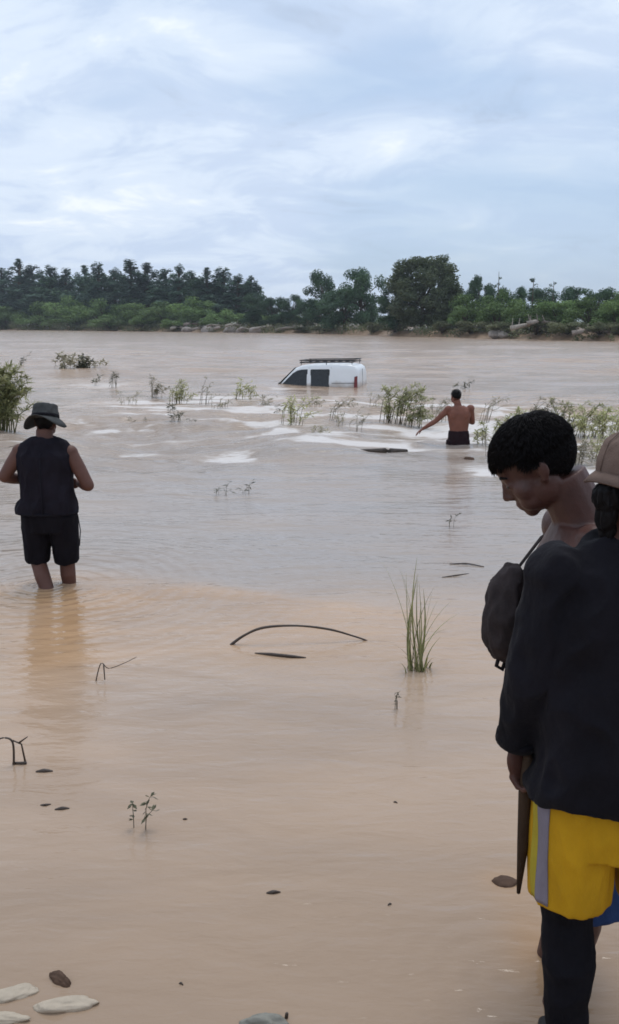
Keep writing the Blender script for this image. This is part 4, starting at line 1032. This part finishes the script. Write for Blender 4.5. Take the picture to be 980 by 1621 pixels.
# ------------------------------------------------------------------ flooded plants
def blade_mesh(L, w, bend, az, seed):
    """one long grass blade: a folded tapering strip"""
    r = random.Random(seed); n = 7; V = []; Fc = []
    d = Vector((math.cos(az), math.sin(az), 0)); s = Vector((-math.sin(az), math.cos(az), 0))
    ph = r.uniform(-.3, .3)
    for i in range(n + 1):
        t = i / n; c = d * (bend * L * t ** 1.8) + Vector((0, 0, L * (t - .28 * abs(bend) * t ** 3))) + s * (.05 * L * math.sin(t * 3 + ph))
        ww = w * (1 - t ** 1.6) * .5 + .0006
        V += [c - s * ww, c + d * ww * .35, c + s * ww, c - d * ww * .2]
    for i in range(n):
        b = i * 4
        for k in range(4): Fc.append((b + k, b + (k + 1) % 4, b + 4 + (k + 1) % 4, b + 4 + k))
    return mesh_np('blade', [tuple(q) for q in V], Fc, [r.random()] * len(V))
def shrub(name, px, py, hpx, wpx, label, group=None, cat='shrub', stems=9, leaves=160, lsize=.05, lean=(.25, 0), seed=0, leaf='leaf_flood', stem='stem_brown', depth=.6, droop=.25, long=3.6, cut=.15, srad=1.0):
    """a bush standing in the water: bent stems with narrow leaves along them; sizes from the pixels it covers"""
    r = random.Random(seed * 13 + 5); q = P(px, py); sc = q.y / (F_PX * .98); Hm, Wm = hpx * sc, wpx * sc * 1.22; long *= 1.25; lean = (lean[0] + .12, lean[1])
    root = empty(name, (q.x, q.y, 0)); tag(root, label, cat, group)
    v = Vol(); V = []; Fc = []; T = []; bed = -min(.25, -float(ground_z(q.x, q.y)) + .01)
    for i in range(stems):
        az = r.random() * 6.28; o = r.random() ** .5
        bx = Wm * .24 * r.gauss(0, .7); byy = Wm * .3 * depth * r.uniform(-1, 1)
        tip = Vector((bx + Wm * .55 * o * math.cos(az) + lean[0] * Hm, byy + Wm * .5 * depth * o * math.sin(az) + lean[1] * Hm, Hm * (r.uniform(.25, 1.0) if i else 1.0)))
        p0 = Vector((bx, byy, bed)); p1 = Vector((bx + (tip.x - bx) * .25, byy + (tip.y - byy) * .25, tip.z * .55)); p2 = p1.lerp(tip, .6) + Vector((0, 0, droop * Hm * .12)); p3 = tip - Vector((0, 0, droop * Hm * r.random() * .5))
        rr = max(.0022, .010 * Hm) * srad
        v.tube([p0, p1, p2, p3], [rr, rr * .8, rr * .55, rr * .25], seg=5)
        for k in range(leaves // stems):
            t = cut + (1 - cut) * r.random()
            c = p0.lerp(p1, t * 2) if t < .5 and False else (p1.lerp(p2, (t - .3) / .4) if t < .7 else p2.lerp(p3, (t - .7) / .3)) if t > .3 else Vector((0, 0, 0)).lerp(p1 - Vector((bx, byy, 0)), t / .3) + Vector((bx, byy, 0))
            if c.z < .005: c.z = .005 + .02 * r.random()
            ls = lsize * r.uniform(.5, 1.3); d = Vector((r.gauss(0, 1), r.gauss(0, 1), r.gauss(.35, .6))).normalized(); s = d.cross(Vector((r.gauss(0, .5), r.gauss(0, .5), 1))).normalized(); n_ = d.cross(s)
            b = len(V); w = ls / long / 2
            V += [c, c + d * ls * .5 + s * w + n_ * w * .4, c + d * ls - Vector((0, 0, ls * .2)), c + d * ls * .5 - s * w + n_ * w * .4, c + d * ls * .55]
            Fc += [(b, b + 1, b + 4, b + 4), (b + 1, b + 2, b + 4, b + 4), (b + 2, b + 3, b + 4, b + 4), (b + 3, b, b + 4, b + 4)]
            T += [r.random()] * 5
    v.obj('stems', stem, root)
    if V:
        tri = [(a, b, c) for a, b, c, d in Fc]
        link_mesh('leaves', mesh_np('leaves', [tuple(x) for x in V], tri, T), leaf, root, smooth=False)
    return root
FL = 'bushes standing in the flood'
def flooded():
    S = shrub
    S('flooded_bush', -8, 684, 112, 56, 'bright green bush in the water at the left edge beside the hatted person', FL, stems=60, leaves=4200, lsize=.15, lean=(.06, 0), seed=1, leaf='leaf_grass', stem='stem_green', long=4.5, droop=.4)
    S('flooded_bush', 100, 588, 28, 56, 'wide grey-green bush far out on the left water', FL, stems=14, leaves=420, lsize=.22, seed=2, leaf='leaf_dull', long=2.2)
    S('flooded_bush', 131, 588, 25, 24, 'small dark bush at the right end of the wide grey-green bush', FL, stems=9, leaves=200, lsize=.22, seed=3, leaf='leaf_sprig', long=2.0)
    S('flooded_bush', 33, 578, 18, 10, 'tiny dark sprig, farthest plant on the left water', FL, stems=4, leaves=36, lsize=.2, seed=4, leaf='leaf_sprig')
    S('flooded_bush', 150, 610, 15, 16, 'small dark sprig left of the forked sprig by the far left bushes', FL, stems=4, leaves=50, lsize=.14, seed=5, leaf='leaf_sprig')
    S('flooded_bush', 180, 614, 30, 28, 'forked thin sprig between the far left bushes and the middle clump', FL, stems=6, leaves=70, lsize=.14, seed=6, leaf='leaf_sprig')
    S('flooded_bush', 246, 630, 34, 38, 'loose brownish bush at the left end of the middle clump', FL, stems=11, leaves=190, lsize=.13, seed=7, leaf='leaf_dull', stem='stem_brown')
    S('flooded_bush', 280, 640, 40, 34, 'green leafy bush in the centre of the middle clump', FL, stems=13, leaves=520, lsize=.10, seed=8, leaf='leaf_flood')
    S('flooded_bush', 275, 671, 34, 20, 'upright dark stem bush standing nearest in the middle clump', FL, stems=6, leaves=120, lsize=.10, lean=(.05, 0), seed=9, leaf='leaf_sprig', stem='stem_brown')
    S('flooded_bush', 322, 642, 44, 20, 'thin brown bush at the right end of the middle clump', FL, stems=5, leaves=60, lsize=.11, seed=10, leaf='leaf_dull')
    S('flooded_bush', 372, 632, 32, 12, 'slanting olive reeds left of the van, tall ones', FL, stems=6, leaves=80, lsize=.16, lean=(.35, 0), seed=11, leaf='leaf_flood', long=4)
    S('flooded_bush', 393, 632, 20, 20, 'short olive bush right beside the slanting reeds', FL, stems=6, leaves=110, lsize=.14, seed=12, leaf='leaf_flood')
    S('flooded_bush', 458, 674, 48, 42, 'loose yellowish bush just below the van front', FL, stems=13, leaves=420, lsize=.10, seed=13, leaf='leaf_flood', lean=(.2, 0))
    S('flooded_bush', 441, 656, 16, 14, 'tiny dark sprig left of the yellowish bush', FL, stems=4, leaves=40, lsize=.1, seed=14, leaf='leaf_sprig')
    S('flooded_bush', 522, 668, 42, 22, 'thin slanting brown bush below the van windows', FL, stems=7, leaves=80, lsize=.11, lean=(.5, 0), seed=15, leaf='leaf_dull')
    S('flooded_bush', 545, 650, 20, 18, 'small brown sprig below the van tail', FL, stems=4, leaves=50, lsize=.11, lean=(.4, 0), seed=16, leaf='leaf_dull')
    S('flooded_bush', 567, 684, 34, 14, 'thin pale sprig right of the slanting brown bush', FL, stems=4, leaves=50, lsize=.10, seed=17, leaf='leaf_dull')
    S('flooded_bush', 618, 670, 66, 54, 'tall leafy green bush right of the van', FL, stems=18, leaves=1100, lsize=.11, lean=(.15, 0), seed=18, leaf='leaf_flood')
    S('flooded_bush', 656, 672, 46, 50, 'drooping green bush between the tall bush and the shirtless person', FL, stems=14, leaves=800, lsize=.10, lean=(.2, 0), seed=19, leaf='leaf_flood')
    S('flooded_bush', 735, 618, 14, 22, 'low dark sprig in the river beyond the shirtless person', FL, stems=5, leaves=50, lsize=.16, seed=20, leaf='leaf_sprig')
    S('flooded_bush', 764, 664, 40, 26, 'bare curved twigs right of the shirtless person', FL, stems=8, leaves=60, lsize=.10, lean=(.5, 0), seed=21, leaf='leaf_dull')
    S('flooded_bush', 786, 706, 66, 64, 'broad pale green bush above the hair of the profile person', FL, stems=22, leaves=1500, lsize=.09, lean=(.25, 0), seed=22, leaf='leaf_flood', droop=.6)
    S('flooded_bush', 832, 690, 64, 70, 'tangled pale bush of arching twigs behind the black-haired head', FL, stems=24, leaves=1000, lsize=.085, lean=(.35, 0), seed=23, leaf='leaf_dull', droop=.7)
    S('flooded_bush', 888, 690, 64, 66, 'tangled bush of arching twigs between the two heads at the right', FL, stems=22, leaves=1300, lsize=.085, lean=(.25, 0), seed=24, leaf='leaf_flood', droop=.6)
    S('flooded_bush', 944, 694, 56, 70, 'pale olive bush above the beige hat', FL, stems=22, leaves=1400, lsize=.09, lean=(.15, 0), seed=25, leaf='leaf_flood', droop=.6)
    S('flooded_bush', 990, 690, 50, 60, 'olive bush cut off by the right edge', FL, stems=16, leaves=420, lsize=.12, lean=(.1, 0), seed=26, leaf='leaf_flood', droop=.6)
    S('flooded_bush', 915, 735, 40, 60, 'low flattened twigs in foam between the heads at the right', FL, stems=16, leaves=700, lsize=.06, lean=(.5, 0), seed=27, leaf='leaf_dull', droop=.8)
    S('flooded_bush', 800, 722, 40, 70, 'low drooping pale bush in foam left of the black hair', FL, stems=22, leaves=900, lsize=.07, lean=(.4, 0), seed=41, leaf='leaf_dull', droop=.9)
    S('flooded_bush', 962, 728, 44, 70, 'low drooping bush in foam right above the beige hat', FL, stems=22, leaves=900, lsize=.07, lean=(.3, 0), seed=42, leaf='leaf_flood', droop=.9)
    S('flooded_bush', 690, 664, 34, 46, 'thin pale bush just behind the shirtless person', FL, stems=14, leaves=420, lsize=.08, lean=(.3, 0), seed=43, leaf='leaf_dull', droop=.7)
    S('flooded_bush', 540, 676, 26, 40, 'low sparse brown twigs between the slanting bush and the tall bush', FL, stems=9, leaves=120, lsize=.07, lean=(.5, 0), seed=44, leaf='leaf_dull', droop=.8)
    for k, (px, py, h, w, lb) in enumerate([(206, 640, 22, 34, 'thin pale wisp left of the loose brownish bush'), (350, 648, 26, 36, 'thin pale wisp between the middle clump and the olive reeds'), (416, 644, 22, 34, 'thin pale wisp right of the short olive bush'),
        (490, 648, 24, 36, 'thin pale wisp right of the yellowish bush below the van'), (584, 652, 30, 30, 'thin pale wisp left of the tall leafy bush'), (500, 690, 18, 40, 'lowest thin wisp in the foam below the van')]):
        S('flooded_bush', px, py, h, w, lb, FL, stems=9, leaves=110, lsize=.09, lean=(.35, 0), seed=60 + k, leaf='leaf_dull', droop=.6)
    # single sprigs in the calmer water
    G2 = 'sprigs in the calm water'
    S('leafy_sprig', 344, 782, 22, 32, 'dark forked sprig in the mid water, left one of two', G2, 'sprig', 4, 34, .06, (.2, 0), 28, 'leaf_sprig')
    S('leafy_sprig', 392, 782, 22, 30, 'dark forked sprig in the mid water, right one of two', G2, 'sprig', 4, 30, .06, (-.2, 0), 29, 'leaf_sprig')
    S('leafy_sprig', 710, 834, 22, 18, 'small slanting sprig left of the profile face', G2, 'sprig', 3, 20, .05, (.4, 0), 30, 'leaf_sprig')
    S('leafy_sprig', 222, 1314, 74, 54, 'small branching leafy seedling in the calm water near the bottom left', G2, 'sprig', 3, 44, .028, (.0, 0), 31, 'leaf_sprig', 'stem_brown', long=1.8)
    S('leafy_sprig', 624, 1122, 34, 22, 'broken dark sprig just below the tall grass clump', G2, 'sprig', 3, 12, .03, (.1, 0), 32, 'leaf_sprig')
    S('leafy_sprig', 212, 668, 8, 14, 'tiny dark tuft left of the middle bushes', G2, 'sprig', 3, 24, .08, (.1, 0), 33, 'leaf_sprig')
    S('leafy_sprig', 303, 670, 8, 12, 'tiny dark tuft right of the upright dark stem bush', G2, 'sprig', 3, 20, .08, (.1, 0), 34, 'leaf_sprig')
    S('leafy_sprig', 230, 672, 8, 14, 'tiny dark tuft close to the upright dark stem bush', G2, 'sprig', 3, 24, .08, (.1, 0), 35, 'leaf_sprig')
flooded()
def tall_grass():
    q = P(657, 1060); root = empty('grass_clump', (q.x, q.y, 0)); tag(root, 'tall clump of green grass blades standing in the calm water', 'grass')
    r = random.Random(77)
    spec = [(.74, .26, 180), (.70, .03, 90), (.66, .16, 170), (.60, .07, 20), (.55, .22, 5), (.50, .38, 0), (.62, .09, 150), (.46, .12, 60), (.42, .55, 0), (.34, .62, 355), (.40, .20, 185), (.30, .45, 178), (.52, .05, 270), (.36, .16, 330), (.26, .4, 20), (.22, .6, 200), (.57, .12, 100), (.48, .20, 12), (.64, .20, 165), (.58, .02, 200), (.53, .10, 350), (.45, .07, 120), (.38, .30, 160), (.62, .05, 30)]
    for i, (L, bd, az) in enumerate(spec):
        me = blade_mesh(L, r.uniform(.011, .016), bd, math.radians(az + r.uniform(-12, 12)), i)
        o = link_mesh('blade', me, 'leaf_grass', root); o.location = (r.uniform(-.035, .05), r.uniform(-.04, .04), -.03)
    for i in range(10):
        me = blade_mesh(r.uniform(.07, .16), .012, r.uniform(.5, .9), r.random() * 6.28, 50 + i)
        o = link_mesh('blade', me, 'leaf_grass', root); o.location = (r.uniform(-.07, .09), r.uniform(-.05, .05), -.01)
tall_grass()

# ------------------------------------------------------------------ sticks, twigs and litter in the water
def stick(name, pts, radii, label, mat='wet_wood', cat='stick', group=None, side=()):
    c = Vector(pts[0]); v = Vol()
    def cr(ps, n=5):
        ps = [Vector(p) for p in ps]; out = []
        for i in range(len(ps) - 1):
            a, b, d, e = ps[max(i - 1, 0)], ps[i], ps[i + 1], ps[min(i + 2, len(ps) - 1)]
            for k in range(n):
                t = k / n; out.append(.5 * ((2 * b) + (d - a) * t + (2 * a - 5 * b + 4 * d - e) * t * t + (3 * b - a - 3 * d + e) * t ** 3))
        return out + [ps[-1]]
    sm = cr(pts); rr = np.interp(np.linspace(0, len(radii) - 1, len(sm)), range(len(radii)), radii)
    v.tube([p - c for p in sm], [float(x) for x in rr], seg=8, ends=True)
    for sp, sr in side: v.tube([Vector(p) - c for p in sp], sr, seg=6)
    o = v.obj(name, mat); o.location = c; return tag(o, label, cat, group)
def litter():
    def A(px, py, z): return P(px, py, z)
    def up(px, py, base):                         # pixel above a known foot point: same distance as the foot
        return PY(px, py, base.y)
    b0 = P(366, 1021); b1 = P(580, 1014); y0, y1 = b0.y, b1.y
    pts = [Vector((b0.x, b0.y, -.03)), b0]
    for px, py in ((390, 1004), (420, 993), (470, 990.5), (520, 996), (560, 1007)):
        t = (px - 366) / 214; pts.append(PY(px, py, y0 + (y1 - y0) * t))
    pts += [b1, Vector((b1.x + .05, b1.y, -.03))]
    stick('arched_branch', pts, [.010, .0105, .0075, .009, .0065, .0075, .0055, .006, .004], 'thin bent branch arching out of the calm water in the middle')
    stick('floating_stick', [P(404, 1034, .003), P(430, 1036, .008), P(462, 1039, .008), P(484, 1041, .002)], [.004, .011, .010, .003], 'short dark stick floating just below the arched branch')
    stick('floating_stick', [P(530, 711, .01), P(570, 713, .03), P(610, 714, .05), P(643, 714, .03)], [.012, .02, .05, .03], 'dark stick floating in the foam left of the shirtless person')
    stick('floating_stick', [P(700, 914, .002), P(720, 911, .006), P(742, 908, .002)], [.004, .006, .003], 'thin twig floating left of the profile chin, lower of two')
    stick('floating_stick', [P(712, 893, .002), P(738, 892, .008), P(766, 897, .002)], [.004, .007, .003], 'thin twig floating left of the profile chin, upper of two')
    f = P(742, 729); o = stone('floating_clod', (f.x, f.y, .0), (.085, .06, .06), 'stone_dark', 3, 3); tag(o, 'dark lump in the water just below the shirtless person', 'flotsam')
    # bent twig with drooping stems left of centre
    q = P(152, 1078); stick('bent_twig', [Vector((q.x, q.y, -.03)), q, up(160, 1050, q), up(172, 1058, q), up(196, 1050, q), up(216, 1040, q)], [.0035, .0035, .003, .0025, .002, .0012],
        'thin bent twig rising from the water right of the reflection', side=[([up(164, 1051, q), up(166, 1076, q)], [.004, .003]), ([q, up(138, 1096, q) + Vector((0, -.1, -.02))], [.004, .003])])
    q = P(22, 1210); stick('bent_twig', [Vector((q.x, q.y, -.03)), q, up(20, 1175, q), up(5, 1168, q), up(-12, 1176, q)], [.006, .0055, .005, .004, .002],
        'dark bent twig at the left edge beside the reflection', side=[([up(20, 1172, q), up(34, 1178, q), P(40, 1206)], [.004, .004, .005]), ([up(30, 1176, q), up(44, 1166, q)], [.005, .002]), ([P(20, 1208, .004), P(42, 1208, .004)], [.006, .007])])
    tiny = [(70, 1222, 26, 'dark floating bark strip below the bent twig at the left edge'), (72, 1275, 16, 'small floating leaf scrap left of the seedling, upper of two'), (98, 1282, 22, 'dark floating leaf scrap left of the seedling, lower of two'), (293, 1297, 7, 'tiny dark speck floating right of the seedling'),
            (626, 1270, 6, 'tiny dark speck floating in the calm water at centre right'), (433, 1414, 22, 'small floating twig in the calm water near the bottom centre'), (617, 1433, 6, 'tiny speck floating below centre right'),
            (287, 1557, 7, 'tiny dark twig stub in the shallows right of the stones')]
    for i, (px, py, w, lb) in enumerate(tiny):
        q = P(px, py); L_ = w * q.y / F_PX; r_ = random.Random(i)
        stick('floating_scrap', [q + Vector((-L_ / 2, 0, .001)), q + Vector((0, r_.uniform(-.005, .005), .004)), q + Vector((L_ / 2, r_.uniform(-.01, .01), .001))], [L_ * .06 + .001, L_ * .13 + .0015, L_ * .05 + .001], lb, group='scraps floating in the calm water')
    # stones in the shallows
    for px, py, wx, wy, hz, mat, seed, rz, lb in [
        (26, 1572, 36, 26, .016, 'stone_pale', 1, .35, 'pale flat stone at the bottom left, upper left of three'),
        (104, 1592, 49, 26, .020, 'stone_pale', 5, .12, 'long pale flat stone at the bottom left, largest of three'),
        (14, 1612, 36, 18, .015, 'stone_pale', 9, -.05, 'pale flat stone cut by the bottom left corner'),
        (94, 1551, 24, 16, .020, 'stone_dark', 12, -.6, 'dark brown wedge of bark or stone above the pale stones'),
        (418, 1622, 42, 22, .028, 'stone_grey', 15, 0, 'grey stone breaking the water at the bottom edge')]:
        q = P(px, py); sx = wx * q.y * 1.05 / F_PX; sy = wy * q.y * .85 / F_PX
        o = stone('river_stone', (q.x, q.y, .001), (sx, sy * .8, hz), mat, seed, 4); o.rotation_euler = (0, 0, rz); tag(o, lb, 'stone', 'stones in the shallows')
    q = P(800, 1396); o = stone('mud_clod', (q.x, q.y, -.004), (.045, .035, .018), 'stone_dark', 22, 3); tag(o, 'brown clod breaking the water left of the yellow shorts', 'clod')
    q = P(452, 1612); stick('floating_stick', [q + Vector((0, 0, -.02)), q + Vector((.004, 0, .015))], [.006, .005], 'short dark stub beside the grey stone at the bottom edge')
litter()

# ------------------------------------------------------------------ thin damp air over the river
def haze():
    m = bpy.data.materials.new('haze_air'); m.use_nodes = True; nt = m.node_tree; nt.nodes.clear()
    out = nt.nodes.new('ShaderNodeOutputMaterial'); pv = nt.nodes.new('ShaderNodeVolumePrincipled')
    pv.inputs['Color'].default_value = (.84, .90, .98, 1); pv.inputs['Density'].default_value = .00028; pv.inputs['Anisotropy'].default_value = .1
    nt.links.new(pv.outputs[0], out.inputs['Volume'])
    v = Vol(); v.box((0, 2050, 24), (2700, 2300, 29)); o = v.obj('haze', m, None, False)
    tag(o, 'thin damp haze over the river and far bank', 'haze', kind='stuff')
haze()
